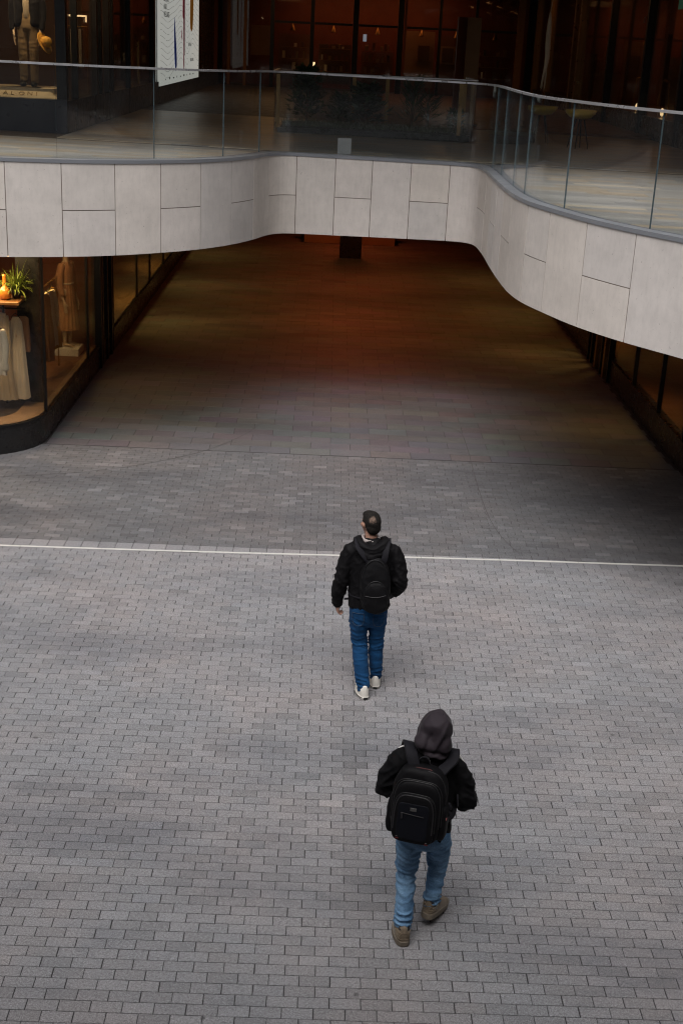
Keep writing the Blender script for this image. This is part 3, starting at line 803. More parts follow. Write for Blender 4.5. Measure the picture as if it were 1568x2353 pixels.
# ---- mannequins
def mannequin(name, label, loc, rz, pose='dress'):
    root = empty(name, loc, rz); tag(root, label, 'mannequin')
    b = MB()
    b.tube([(0, 0, .95, .13, .09), (0, 0, 1.08, .11, .085), (0, 0, 1.28, .14, .095), (0, 0, 1.40, .15, .08), (0, 0, 1.47, .06, .055), (0, .0, 1.56, .048, .05)], 18, 5)
    b.ell((0, -.01, 1.66), (.072, .092, .115), 18, 12)
    for s_ in (-1, 1):
        b.tube([(s_*.15, 0, 1.40, .048), (s_*.20, .01, 1.2, .04), (s_*.215, 0, 1.06, .034), (s_*.21, -.05, .86, .026), (s_*.205, -.07, .80, .022)], 12, 4)
        b.tube([(s_*.205, -.07, .80, .022, .03), (s_*.20, -.085, .74, .016, .036), (s_*.195, -.09, .67, .010, .028)], 10, 3)
        for q in range(4):
            b.tube([(s_*.197, -.115+q*.017, .70, .0085), (s_*.190, -.12+q*.018, .65, .008), (s_*.180, -.118+q*.018, .61-.006*abs(q-1.5), .007)], 7, 3)
        b.tube([(s_*.195, -.11, .77, .01), (s_*.175, -.135, .73, .009), (s_*.165, -.145, .69, .008)], 7, 3)
        b.tube([(s_*.075, 0, .98, .085), (s_*.08, 0, .75, .068), (s_*.08, -.01, .5, .05), (s_*.08, .01, .3, .045), (s_*.08, .01, .1, .032), (s_*.08, .0, .05, .035)], 14, 4)
        b.tube([(s_*.08, .03, .035, .034, .03), (s_*.085, -.06, .03, .036, .026), (s_*.09, -.16, .02, .032, .018)], 12, 4)
    obj_from(fuse(b, .009, 4), 'figure', M['mannequin_skin'], root, True)
    if pose == 'dress':
        nc = 72
        def rings(prof, amp, fr):
            v = []
            for (z, rx, ry, ph) in prof:
                for j in range(nc):
                    a = 2*math.pi*j/nc; q = 1+amp*(.3+.7*(1.15-z) if z < 1.1 else .35)*math.sin(fr*a+ph)
                    v.append((rx*q*math.cos(a), ry*q*math.sin(a), z))
            n = len(prof); return v, [(i*nc+j, i*nc+(j+1) % nc, (i+1)*nc+(j+1) % nc, (i+1)*nc+j) for i in range(n-1) for j in range(nc)]
        zs = np.linspace(1.10, .30, 16)
        v, f = rings([(z, .128+.085*(1.1-z)/.8, .105+.085*(1.1-z)/.8, .8*math.sin(z*5)) for z in zs], .11, 17)
        MB().add(v, f).build('skirt', M['dress_rose'], root, True)
        zs = np.linspace(1.10, 1.46, 9)
        v, f = rings([(z, [.128, .135, .14, .15, .158, .162, .158, .125, .075][i], [.105, .108, .112, .115, .115, .11, .10, .085, .07][i], i*.3) for i, z in enumerate(zs)], .05, 13)
        MB().add(v, f).build('bodice', M['dress_rose'], root, True)
        b = MB(); b.tube([(.133*math.cos(a), .11*math.sin(a), 1.10, .012, .016) for a in np.linspace(0, 6.28, 20)], 8, 2); b.build('belt', M['linen_cream'], root, True)
        for s_ in (-1, 1):
            b = MB(); b.tube([(s_*.15, 0, 1.41, .062), (s_*.205, .01, 1.24, .064), (s_*.218, 0, 1.08, .058), (s_*.213, -.04, .93, .045)], 14, 4); b.build('sleeve', M['dress_rose'], root, True)
    else:
        b = MB()
        b.tube([(0, 0, 1.06, .142, .10), (0, 0, .96, .15, .112), (0, 0, .86, .145, .11)], 20, 4)
        for s_ in (-1, 1):
            b.tube([(s_*.075, 0, .92, .088, .10), (s_*.082, 0, .72, .082, .088), (s_*.085, -.01, .5, .072, .076), (s_*.085, 0, .28, .066, .07), (s_*.085, 0, .09, .062, .068)], 18, 4)
        obj_from(fuse(b, .010, 4, lambda p, n: .006*ridge(p[0]*6, p[1]*6, p[2]*16)-.003), 'trousers', M['khaki'], root, True)
        b = MB(); b.tube([(0, -.045, 1.02, .05, .075), (0, -.05, 1.25, .06, .09), (0, -.04, 1.42, .06, .075)], 14, 3); b.build('shirt', M['shirt_cream'], root, True)
        for s_ in (-1, 1):                             # jacket fronts, open in the middle
            b = MB(); b.tube([(s_*.115, 0, .93, .092, .125), (s_*.115, 0, 1.1, .088, .12), (s_*.115, 0, 1.3, .095, .125), (s_*.10, .01, 1.42, .08, .10), (s_*.06, .03, 1.48, .05, .06)], 18, 4)
            b.tube([(s_*.16, .01, 1.41, .07), (s_*.225, .015, 1.22, .064), (s_*.238, 0, 1.05, .056), (s_*.228, -.045, .85, .046)], 14, 4)
            obj_from(fuse(b, .010, 4, lambda p, n: .008*ridge(p[0]*7, p[1]*7, p[2]*9)-.004), 'jacket_front', M['jacket_navy'], root, True)
        for s_ in (-1, 1):
            b = MB(); b.ell((s_*.085, -.07, .035), (.045, .125, .035), 16, 8, .7, .9); b.build('shoe', M['line_black'], root, True)
    return root
ped = MB(); ped.box(-.23, .23, -.24, .24, 0, .13, bev=.006)
o = ped.build('display_pedestal', M['white_paint']); o.location = (-4.50, 22.22, .43)
tag(o, 'low white display pedestal carrying the mannequin in the rose dress', 'pedestal')
m = MB(); m.box(-5.2, WX-.14, 19.3, 23.5, .405, .43); m.build('display_floor', M['brown_panel'], shop)
mannequin('mannequin', 'mannequin in a pleated rose-tan dress on the white pedestal', (-4.50, 22.25, .56), R(70), 'dress')

rk2 = empty('side_rail', (-4.47, 20.75, .43)); tag(rk2, 'brass clothes rail between the black pillar and the mannequin in the rose dress', 'clothes rail')
q = MB(); q.tube([(0, -.55, 1.5, .012), (0, 0, 1.5, .012), (0, .55, 1.5, .012)], 8, 1)
for yv in (-.54, .54): q.tube([(0, yv, 0, .012), (0, yv, .75, .012), (0, yv, 1.5, .012)], 8, 1)
q.build('frame', M['brass'], rk2)
garment('hanging_dress', 'rust patterned dress at the near end of the brass rail', 'dress', -4.47, 20.42, 1.80, .72, .26, .34, M['dress_rose'], 1.2, 9, 21, .07)
garment('hanging_dress', 'white ruffled dress in the middle of the brass rail', 'dress', -4.46, 20.72, 1.80, .90, .24, .30, M['linen_white'], 1.3, 11, 22, .07, True)
garment('hanging_dress', 'ochre dress at the end of the brass rail beside the mannequin', 'dress', -4.48, 21.0, 1.80, .80, .24, .32, M['straw'], 1.25, 8, 23, .07)

# ------------------------------------------------------------------ lower shop fronts on the right
RX = 5.32
rs = empty('passage_shopfront', (0, 0, 0)); tag(rs, 'dark glazed shopfront with black plinth along the right side of the passage', 'shopfront')
m = MB(); m.box(RX, RX+.14, 12.5, 40, -.01, .44); m.build('plinth', M['black_panel'], rs)
m = MB(); m.box(RX+.9, RX+.98, 12.5, 40, 0, SOFFIT-.02); m.build('rear_lining', M['walnut'], rs)
m = MB(); m.box(RX+.14, RX+.9, 12.5, 40, .40, .43); m.build('window_shelf', M['brown_panel'], rs)
ys = [12.5, 14.6, 16.5, 18.3, 19.9, 21.7, 23.6, 25.9, 28.5, 31.5, 35, 39.9]
for a, b in zip(ys[:-1], ys[1:]):
    m = MB(); m.box(RX+.03, RX+.045, a+.01, b-.01, .44, SOFFIT-.02); m.build('window_pane', M['shop_glass'], rs)
    m = MB(); m.box(RX-.002, RX+.07, b-.03, b+.03, .44, SOFFIT-.02); m.build('mullion', M['black_metal'], rs)
for yv, w, mt in ((23.55, .04, 'black_metal'), (23.95, .07, 'brass'), (24.25, .05, 'black_metal'), (24.75, .06, 'brass'), (25.2, .05, 'black_metal'), (25.5, .03, 'black_metal')):
    m = MB(); m.box(RX-.05, RX+.05, yv-w, yv+w, 0, SOFFIT-.02, bev=.006); m.build('door_frame', M[mt], rs)
for yv, pw in ((20.2, LW4*.6), (25.4, LW4), (29.6, LW4*.8), (34.0, LW4*.6)):
    area('window_light', (RX+.4, yv, SOFFIT-.15), (3.6, yv+.2, 0), .5, .9, pw, (1.0, .56, .15), rs, R(100))

# ------------------------------------------------------------------ passage: lamps, far end
for i, (x, yv) in enumerate(((.6, 23.5), (.6, 28), (.6, 33), (.6, 39))):
    L_ = empty('ceiling_downlight', (x, yv, SOFFIT+.011)); tag(L_, 'recessed warm downlight in the passage ceiling', 'ceiling light', 'downlights in the passage ceiling')
    m = MB(); m.lathe((0, 0, -.03), [(.16, .03), (.17, 0), (.13, 0), (.12, .015)], 24); m.build('bezel', M['black_metal'], L_, True)
    d = bpy.data.lights.new('downlight', 'AREA'); d.shape = 'DISK'; d.size = .9; d.energy = LW5*(.55 if i == 0 else 1); d.color = (1.0, .17, .045)
    q = bpy.data.objects.new('downlight', d); q.location = (0, 0, -.05); link(q, L_)
m = MB(); m.box(-9, 9.5, 44.5, 44.8, 0, SOFFIT); tag(m.build('passage_end_wall', M['brown_panel']), 'dark brown wall closing the far end of the lower passage', 'wall')
m = MB(); m.box(-.31, .31, -.1, .1, 0, 2.25, bev=.01); tw = m.build('display_totem', M['black_panel']); tw.location = (.60, 37.12, -.01)
tag(tw, 'tall black display totem standing far inside the passage', 'totem')
m = MB(); m.box(-1.38, 1.38, 0, 1.6, 0, .30, bev=.02); pf = m.build('display_platform', M['tan_panel']); pf.location = (.60, 39.75, -.01)
tag(pf, 'low tan display platform on the floor behind the black totem', 'platform')
for sx, lab in ((-1.15, 'small dark stool on the left end of the tan platform'), (1.15, 'small dark stool on the right end of the tan platform')):
    s_ = empty('stool', (.60+sx, 40.3, .29)); tag(s_, lab, 'stool', 'stools on the platform')
    m = MB(); m.lathe((0, 0, .38), [(.17, 0), (.19, .02), (.18, .06)], 20); m.build('seat', M['black_metal'], s_, True)
    for a in range(3):
        q = MB(); q.tube([(.07*math.cos(a*2.1), .07*math.sin(a*2.1), .385, .016), (.12*math.cos(a*2.1), .12*math.sin(a*2.1), .19, .016), (.16*math.cos(a*2.1), .16*math.sin(a*2.1), 0, .016)], 8, 2); q.build('leg', M['brass'], s_, True)

# ------------------------------------------------------------------ upper level: boutique on the left
ZB = DZ(-4.5)
us = empty('upper_boutique', (0, 0, 0)); tag(us, 'dark upper boutique with navy base and lettered cream display board', 'shop')
BX, BY = -4.36, 22.0
m = MB(); m.box(-9, BX, BY, BY+.12, ZB-.01, 4.68); m.build('front_base', M['navy_panel'], us)
m = MB(); m.box(BX-.12, BX+.002, BY+.125, 50, ZB-.01, 4.66); m.build('side_base', M['navy_panel'], us)
for yv in (22.85, 24.6, 26.2, 28.7, 33.3):
    m = MB(); m.box(BX-.01, BX+.006, yv-.008, yv+.008, ZB, 4.66); m.build('panel_joint', M['slot_black'], us)
m = MB(); m.box(-9, BX-.13, BY+.13, 30, 4.60, 4.66); m.build('shop_floor', M['dark_floor'], us)
m = MB(); m.box(-9, -4.52, 26.5, 26.6, 4.66, 7.8); m.build('back_wall', M['walnut'], us)
m = MB(); m.box(BX-.16, BX+.004, BY-.004, BY+.16, 4.683, 7.88); m.build('corner_post', M['black_metal'], us)
m = MB(); m.box(-9, BX-.17, BY+.03, BY+.045, 4.685, 7.88); m.build('window_pane', M['shop_glass'], us)
ysd = [22.2, 22.85, 24.6, 26.3, 28.7, 30.3, 33.2]
for a, b in zip(ysd[:-1], ysd[1:]):
    m = MB(); m.box(BX-.045, BX-.03, a, b-.02, 4.665, 7.88); m.build('window_pane', M['shop_glass'], us)
for yv, w, mt in ((22.85, .03, 'black_metal'), (24.75, .07, 'bronze_dark'), (25.2, .05, 'black_metal'), (26.05, .06, 'bronze_dark'), (26.5, .05, 'bronze_dark'), (28.7, .04, 'black_metal'), (32.5, .12, 'black_metal')):
    m = MB(); m.box(BX-.07, BX+.03, yv-w, yv+w, 4.662, 7.88, bev=.006); m.build('mullion', M[mt], us)
m = MB(); m.box(BX-.5, BX-.12, 28.95, 30.1, 4.662, 7.88); m.build('wood_column', M['oak'], us)
m = MB(); m.box(BX-.05, BX-.01, 30.2, 30.27, 4.7, 5.6, bev=.005); m.build('door_pull', M['brass'], us)
m = MB(); m.box(BX-.9, BX-.75, 26.7, 50, 4.66, 7.8); m.build('inner_lining', M['walnut'], us)
m = MB(); m.box(BX-.20, BX-.14, 33.2, 50, 4.66, 7.88); m.build('wall_lining', M['black_panel'], us)
# lettered display board
bd = empty('display_board', (-5.4, BY+.16, 4.685)); tag(bd, 'cream display board lettered ALONI behind the upper shop window', 'sign board')
m = MB(); m.add([(-2.5, 0, 0), (.88, 0, 0), (.66, .10, .135), (.55, .12, .15), (-2.5, .12, .15), (-2.5, .5, .15), (.55, .5, .15), (.88, .5, 0), (-2.5, .5, 0)],
   [(0, 1, 2, 3, 4), (4, 3, 6, 5), (1, 7, 6, 3, 2), (0, 4, 5, 8), (8, 5, 6, 7)]); m.build('board', M['cream_board'], bd)
def text(s_, size, mat, parent, loc, rot, name='lettering', ext=.004, spacing=1.0, sx=1.0):
    c = bpy.data.curves.new(name, 'FONT'); c.body = s_; c.size = size; c.extrude = ext; c.space_character = spacing; c.align_x = 'LEFT'; c.resolution_u = 3
    o = bpy.data.objects.new('tmp', c); COL.objects.link(o)
    me = bpy.data.meshes.new_from_object(o.evaluated_get(bpy.context.evaluated_depsgraph_get())); bpy.data.objects.remove(o)
    q = obj_from(me, name, mat, parent); q.location = loc; q.rotation_euler = rot; q.scale = (sx, 1, 1); return q
for ch, x in zip('ALONI', (.02, .145, .275, .41, .55)):
    text(ch, .10, M['gold_letter'], bd, (x-.06, .022, .035), (R(53), 0, 0), 'letter', .003, 1, 1.25)
mq = mannequin('mannequin', 'mannequin in dark jacket and khaki trousers standing behind the lettered board', (-5.10, BY+.66, 4.84), 0, 'suit')
mq.scale = (1.05, 1.05, 1.06)
m = MB(); m.box(-8, -4.62, BY+.69-.45, BY+1.25, 4.662, 4.835); m.build('display_step', M['cream_board'], us)
hat = empty('straw_hat', (-4.81, BY+.52, 5.53)); tag(hat, 'yellow straw hat held in the hand of the suited mannequin', 'hat'); hat.rotation_euler = (R(15), R(62), 0)
m = MB(); m.ell((0, 0, .03), (.095, .11, .10), 22, 12, .9, 1); m.build('crown', M['straw'], hat, True)
m = MB(); m.lathe((0, 0, 0), [(.09, .002), (.15, -.004), (.185, .006), (.186, .010), (.15, .002), (.09, .010)], 30); m.build('brim', M['straw'], hat, True)
m = MB(); m.box(-4.92, -4.60, BY+3.2, BY+3.24, 5.99, 6.02); m.box(-4.62, -4.60, BY+3.2, BY+3.24, 5.9, 5.99); m.build('light_strip', M['lamp_warm'], us)
rk = empty('wardrobe_rail', (-4.85, BY+3.0, 4.66)); tag(rk, 'rail of folded and hanging clothes under the lit strip in the upper shop', 'clothes rail')
for q in range(6):
    m = MB(); m.box(-.22+q*.075, -.17+q*.075, -.1, .1, .45, 1.12, bev=.01); m.build('hanging_garment', M[['dress_rose', 'khaki', 'jacket_navy', 'linen_cream', 'red_brown_panel', 'shirt_cream'][q]], rk)
m = MB(); m.tube([(-.3, 0, 1.16, .012), (0, 0, 1.16, .012), (.3, 0, 1.16, .012)], 8, 1)
for x in (-.29, .29): m.tube([(x, 0, 0, .012), (x, 0, .6, .012), (x, 0, 1.16, .012)], 8, 1)
m.build('frame', M['brass'], rk)
area('shop_light', (-5.1, BY+.20, 6.9), (-5.1, BY+.24, 4.7), 1.6, .12, LW6, (1.0, .74, .42), us)
area('shop_light', (-4.9, BY+2.3, 7.6), (-4.8, BY+3.1, 5.2), .5, .3, LW6*.35, (1.0, .6, .3), us)

# ---- large backlit poster on the side wall
po = empty('poster', (BX+.02, 33.45, 4.55)); tag(po, 'large pale poster with wavy lines and blue, red and amber feather shapes', 'poster')
def pmat():
    t = NT('poster_paper'); t.set(Base_Color=(.74, .75, .72), Roughness=.5); t.b.inputs['Emission Color'].default_value = (.86, .88, .82, 1); t.b.inputs['Emission Strength'].default_value = POSTER; M['poster_paper'] = t.mat
pmat()
m = MB(); m.box(-.05, 0, 0, 9.4, 0, 3.9); m.build('sheet', M['poster_paper'], po)
def leaf_shape(cy, cz, prof, mat, tilt=0):
    v = []; x = .006
    for (z, w0, w1) in prof: v += [(x, cy+w0+tilt*z, cz+z), (x, cy+w1+tilt*z, cz+z)]
    f = [(2*i, 2*i+1, 2*i+3, 2*i+2) for i in range(len(prof)-1)]
    m = MB(); m.add(v, f); m.build('feather', mat, po)
emis('ink_blue', (.02, .06, .34), POSTER*.3); plain('ink_black', (.02, .02, .021), .5); plain('ink_grey', (.16, .16, .155), .5); emis('ink_red', (.34, .02, .06), POSTER*.3); emis('ink_amber', (.50, .22, .03), POSTER*.3)
# y runs along the wall (compressed by the view), z up
leaf_shape(3.2, .30, [(0, .1, .16), (.12, -.06, .34), (.3, -.16, .36), (.6, -.24, .25), (1.0, -.27, .05), (1.2, -.24, -.06), (1.35, -.18, -.14)], M['ink_blue'])
leaf_shape(5.25, .32, [(0, -.06, .1), (.15, -.12, .16), (.35, -.12, .1), (.36, -.1, .22), (1.3, -.15, .22), (1.4, -.35, .22), (3.4, -.25, .2)], M['ink_red'])
leaf_shape(4.7, 1.05, [(0, .1, .12), (.12, -.06, .14), (.28, .0, .14), (.34, .08, .12)], M['ink_red'])
leaf_shape(7.2, 1.33, [(0, -.05, .12), (.08, -.3, .34), (.3, -.38, .45), (.8, -.36, .55), (2.2, -.3, .62)], M['ink_amber'])
ln = MB()
for i in range(24):
    z0 = .32+i*.145; pts = []
    for q in range(61):
        yv = .15+q*.152
        amp = (1.25-.035*i)
        dz = .30*amp*math.exp(-((yv-4.55)/1.0)**2)+.26*amp*math.exp(-((yv-7.6)/1.0)**2)-.16*amp*math.exp(-((yv-1.6)/.9)**2)-.10*amp*math.exp(-((yv-6.2)/.6)**2)
        pts.append((yv, z0+dz*(.8 if i < 20 else .3)))
    for (a, b) in zip(pts[:-1], pts[1:]):
        if b[1] > 3.85 or random.random() < .06: continue
        if 6.3 < a[0] < 8.9 and .2 < a[1] < .95 and not (i % 2): continue
        ln.add([(.003, a[0], a[1]-.004), (.003, b[0], b[1]-.004), (.003, b[0], b[1]+.004), (.003, a[0], a[1]+.004)], [(0, 1, 2, 3)])
ln.build('wavy_lines', M['ink_grey'], po)
TR = (R(90), 0, R(90))
text('DINING', .19, M['ink_black'], po, (.008, .75, 1.98), TR, 'lettering', .001, 1, 1.5)
text('AND', .19, M['ink_black'], po, (.008, .75, 1.80), TR, 'lettering', .001, 1, 1.5)
text('WELLNESS', .19, M['ink_black'], po, (.008, .75, 1.62), TR, 'lettering', .001, 1, 1.3)
text('RETREAT', .14, M['ink_black'], po, (.008, 6.35, .92), TR, 'lettering', .001, 1, 1.6)
text('BEAUTIFUL', .13, M['ink_black'], po, (.008, 6.95, .50), TR, 'lettering', .001, 1, 1.4)
mk = MB()
for q in range(9):
    yv = 1.1+q*.82; mk.box(.002, .005, yv, yv+.10+.07*(q % 3), .12, .12+.03+.02*(q % 2))
mk.build('small_marks', M['ink_black'], po)
m = MB(); m.box(-.06, .012, 0, 9.4, -.04, 0); m.build('bottom_rail', M['black_metal'], po)

# ------------------------------------------------------------------ upper level: planting bed behind glass
PB0, PB1 = 25.35, 27.2; PZ = DZ(.7)
bed_ = empty('planting_bed', (.72, PB0, PZ)); tag(bed_, 'low dark planting bed behind glass on the upper deck', 'planter')
m = MB(); m.box(-1.80, 1.84, .06, 1.85, -.01, .10); m.build('trough', M['black_panel'], bed_)
m = MB(); m.box(-1.74, 1.78, .10, 1.80, .10, .13); m.build('soil', M['soil'], bed_)
pg = empty('planter_balustrade', (.72, PB0, PZ)); tag(pg, 'glass guard with steel handrail and brass posts around the planting bed', 'balustrade')
for a, b in ((-1.84, -.9), (-.89, .32), (.33, 1.38), (1.39, 1.86)):
    m = MB(); m.box(a, b, -.008, .008, .01, 1.08); m.build('glass_panel', M['balustrade_glass'], pg)
for x in (-1.86, 1.88):
    m = MB(); m.box(x-.008, x+.008, .01, 1.9, .01, 1.08); m.build('glass_panel', M['balustrade_glass'], pg)
m = MB(); m.box(-1.9, 1.92, -.03, .03, 1.09, 1.12, bev=.006); m.box(-1.9, -1.84, .031, 1.9, 1.09, 1.12); m.box(1.86, 1.92, .031, 1.9, 1.09, 1.12); m.build('handrail', M['rail_steel'], pg)
for x, yv in ((-1.80, .04), (1.62, .04), (-.36, 1.6), (.30, 1.6), (1.8, 1.2)):
    m = MB(); m.box(x-.035, x+.035, yv-.02, yv+.02, .1, 1.06, bev=.005); m.build('post', M['brass'], pg)
def bush(name, label, x, yv, h, r, n, mat, seedv, lw=.035, ll=.13, up=.4, stem=True):
    root = empty(name, (.72+x, PB0+yv, PZ+.13)); tag(root, label, 'plant', None); rg = random.Random(seedv)
    if stem:
        m = MB()
        for q in range(4):
            a = rg.uniform(0, 6.28); e = r*.5
            m.tube([(0.02*math.cos(a), .02*math.sin(a), -.03, .012), (e*.3*math.cos(a), e*.3*math.sin(a), h*.4, .009), (e*math.cos(a), e*math.sin(a), h*.8, .004)], 6, 3)
        m.build('stems', M['walnut'], root, True)
    m = MB()
    for q in range(n):
        t = rg.random()**.7; z = h*(.12+.85*t); rr = r*math.sqrt(rg.random())*(1.05-.55*t)*(0.75+.35*math.sin(q*1.7))
        a = rg.uniform(0, 6.28); c = Vector((rr*math.cos(a), rr*math.sin(a), z)); d = Vector((math.cos(a+rg.gauss(0, .5)), math.sin(a+rg.gauss(0, .5)), up+rg.gauss(0, .4))).normalized()
        s_ = d.cross(Vector((rg.gauss(0, .3), rg.gauss(0, .3), 1))).normalized(); L_ = ll*rg.uniform(.6, 1.3); w = lw*rg.uniform(.6, 1.3); nn = d.cross(s_)*.012
        m.add([c, c+d*L_*.45+s_*w+nn, c+d*L_, c+d*L_*.45-s_*w+nn], [(0, 1, 2), (0, 2, 3)])
    m.build('foliage', mat, root); return root
bush('leafy_shrub', 'tall dense dark shrub filling the left end of the planting bed', -1.28, .75, 1.08, .40, 900, M['dark_leaf'], 1)
bush('leafy_shrub', 'short rounded shrub beside the tall dense one in the bed', -.62, .6, .62, .22, 320, M['dark_leaf'], 2)
bush('leafy_shrub', 'broad-leaved spreading shrub in the middle of the planting bed', -.10, .7, .80, .36, 380, M['dark_leaf'], 3, .07, .2, .2)
bush('spiky_dracaena', 'upright spiky dracaena right of the middle shrub in the bed', .76, .7, .86, .15, 120, M['dark_leaf'], 4, .018, .34, 1.0)
bush('spiky_dracaena', 'small leaning spiky plant next to the upright dracaena', 1.08, .85, .62, .17, 80, M['dark_leaf'], 5, .016, .3, .7)
bush('leafy_shrub', 'sparse small bush at the right end of the planting bed', 1.58, .5, .40, .20, 160, M['dark_leaf'], 6)
rg = random.Random(4); m = MB()
for q in range(2600):
    x = rg.uniform(-1.72, 1.76); yv = rg.uniform(.12, .7)+.2*math.sin(x*4)*.3; c = Vector((x, yv, .125)); a = rg.uniform(0, 6.28); h = rg.uniform(.05, .19)
    d = Vector((math.cos(a)*.5, math.sin(a)*.5, 1)); s_ = Vector((-math.sin(a), math.cos(a), 0))*.006
    m.add([c-s_, c+s_, c+d*h], [(0, 1, 2)])
tag(m.build('ground_cover', M['grass_leaf'], bed_), kind='stuff')
# little card standing in for a sign's reflection in the balcony glass
m = MB(); m.box(-.105, .105, -.004, .004, 0, .24); cd = m.build('reflection_card', M['grey_card']); cd.location = (.165, 20.78, DZ(.16)+.02); cd.rotation_euler = (R(-3), 0, 0)
tag(cd, 'small blank grey card standing in for a reflection in the balcony glass', 'card')

# ------------------------------------------------------------------ upper level: far hall and right side
fl = MB(); fl.box(-4.33, 7.1, 30.02, 50, DZ(1.4)-.06, DZ(1.4)-.004); tag(fl.build('far_floor', M['brown_panel']), kind='structure')
fh = empty('far_shopfront', (0, 50, 0)); tag(fh, 'dim glazed shopfront closing the far end of the upper hall', 'shopfront')
m = MB(); m.box(-4.4, 7.2, 2.4, 2.5, 4.0, 7.8); m.build('back_wall', M['red_brown_panel'], fh)
for a, b, z0, z1, mt in ((-3.25, -2.5, 5.2, 6.25, 'tan_panel'), (-2.2, -1.0, 4.4, 6.0, 'brown_panel'), (-.7, .5, 4.3, 5.7, 'walnut'), (.9, 2.1, 4.2, 5.5, 'brown_panel'), (2.45, 3.6, 4.3, 6.3, 'tan_panel'), (3.75, 4.9, 4.3, 6.2, 'brown_panel'), (5.1, 6.4, 4.2, 6.4, 'red_brown_panel')):
    m = MB(); m.box(a, b, 1.2, 1.3, z0, z1); m.build('lit_panel', M[mt], fh)
for x, w, mt in ((-4.5, .12, 'red_brown_panel'), (-3.97, .05, 'oak'), (-3.38, .05, 'oak'), (-2.4, .07, 'black_metal'), (-.95, .07, 'black_metal'), (.62, .1, 'black_metal'), (2.25, .1, 'black_metal'), (2.42, .04, 'red_brown_panel'), (3.68, .05, 'black_metal'), (4.98, .05, 'black_metal'), (6.6, .12, 'oak')):
    m = MB(); m.box(x-w, x+w, -.1, .1, 4.05, 7.85, bev=.01); m.build('column', M[mt], fh)
for a, b in ((-4.38, -2.48), (-2.32, -1.03), (-.87, .51), (.73, 2.14), (2.47, 3.62), (3.74, 4.92), (5.04, 6.47)):
    m = MB(); m.box(a, b, -.008, .008, 4.1, 7.8); m.build('window_pane', M['shop_glass'], fh)
for a, b in ((-2.1, -1.1), (-.65, .45), (.95, 2.05), (5.15, 6.35)):
    for z in (4.75, 5.15, 5.55):
        q = MB(); q.box(a, b, .75, 1.0, z-.02, z); q.build('shelf', M['oak'], fh)
        xx = a+.05
        while xx < b-.12:
            w = random.uniform(.05, .14); h = random.uniform(.08, .28)
            q = MB(); q.box(xx, xx+w, .80, .95, z, z+h, bev=.008); q.build('shelf_item', M[random.choice(['tan_panel', 'cream_board', 'red_brown_panel', 'walnut', 'brass', 'brown_panel'])], fh); xx += w+random.uniform(.03, .2)
for a, b in ((-2.32, -1.03), (-.87, .51), (.73, 2.14), (2.47, 3.62), (3.74, 4.92), (5.04, 6.47)):
    q = MB(); q.box(a, b, -.03, .03, 6.35, 6.43); q.build('transom', M['black_metal'], fh)
    q = MB(); q.lathe(((a+b)/2, .5, 6.1), [(.02, .25), (.10, .02), (.11, 0), (.02, .01)], 16); q.build('pendant_shade', M['brass'], fh, True)
for x, z in ((3.2, 5.55), (4.1, 5.5), (4.7, 5.35)):
    f_ = MB(); f_.box(x-.28, x+.28, 1.12, 1.16, z-.32, z+.32); f_.build('picture_frame', M['tan_panel'], fh)
    f_ = MB(); f_.box(x-.21, x+.21, 1.09, 1.115, z-.25, z+.25); f_.build('picture', M['walnut'], fh)
m = MB(); m.box(.92, 1.05, .9, .93, 5.85, 6.1); m.build('screen', M['screen_pale'], fh)
m = MB(); m.box(-.95, -.82, .6, .7, 4.75, 5.05); m.build('lantern', M['lamp_warm'], fh)
area('hall_light', (-2.0, 46, 8.0), (-2.0, 46, 4), 1.5, 6, LW7, (1.0, .50, .18), fh).location = (-2.0, -5, 7.7)
area('hall_light', (0, 0, 1), (0, 0, 0), 1.5, 6, LW7*.7, (1.0, .50, .18), fh).location = (3.8, -6, 7.7)
area('hall_light', (0, 0, 1), (0, .3, 0), 6, 1.0, LW7*.9, (1.0, .36, .12), fh).location = (1.2, 1.9-1.2, 7.6)
ld = area('hall_light', (0, 0, 1), (0, 0, 0), 1.2, 5, LW7*.22, (1.0, .52, .18), fh); ld.location = (-2.6, -20, 7.7)
# right-hand upper shopfront
ur = empty('upper_shopfront', (7.1, 0, 0)); tag(ur, 'dark glazed upper shopfront with bronze mullions on the right side', 'shopfront')
m = MB(); m.box(0, .15, 12, 49.8, 3.99, 4.50); m.build('base', M['black_panel'], ur)
m = MB(); m.box(1.4, 1.5, 12, 49.8, 4.0, 7.8); m.build('rear_lining', M['red_brown_panel'], ur)
m = MB(); m.box(.15, 1.4, 12, 49.8, 4.40, 4.45); m.build('window_shelf', M['walnut'], ur)
m = MB(); m.box(.12, 1.5, 49.81, 49.9, 4.0, 7.8); m.build('end_panel', M['walnut'], ur)
yb = [12, 16, 20, 24, 28, 32, 36, 40.6, 46, 49.7]
for i, (a, b) in enumerate(zip(yb[:-1], yb[1:])):
    m = MB(); m.box(.05, .065, a+.02, b-.02, 4.5, 7.85); m.build('window_pane', M['shop_glass'], ur)
    m = MB(); m.box(.5+.1*(i % 3), .6+.1*(i % 3), a+.5, b-.4, 4.5, 5.3+.5*((i*7) % 3)); m.build('display_panel', M[['brown_panel', 'walnut', 'red_brown_panel'][i % 3]], ur)
for yv, w, mt in ((51.2-2, .1, 'brass'), (46.2, .1, 'brass'), (41.25, .12, 'brass'), (40.3, .12, 'brass'), (35.8, .08, 'black_metal'), (31.5, .08, 'black_metal'), (28, .08, 'black_metal'), (24, .08, 'black_metal'), (20, .06, 'black_metal'), (16, .06, 'black_metal')):
    m = MB(); m.box(-.06, .12, yv-w, yv+w, 4.02, 7.86, bev=.01); m.build('mullion', M[mt], ur)
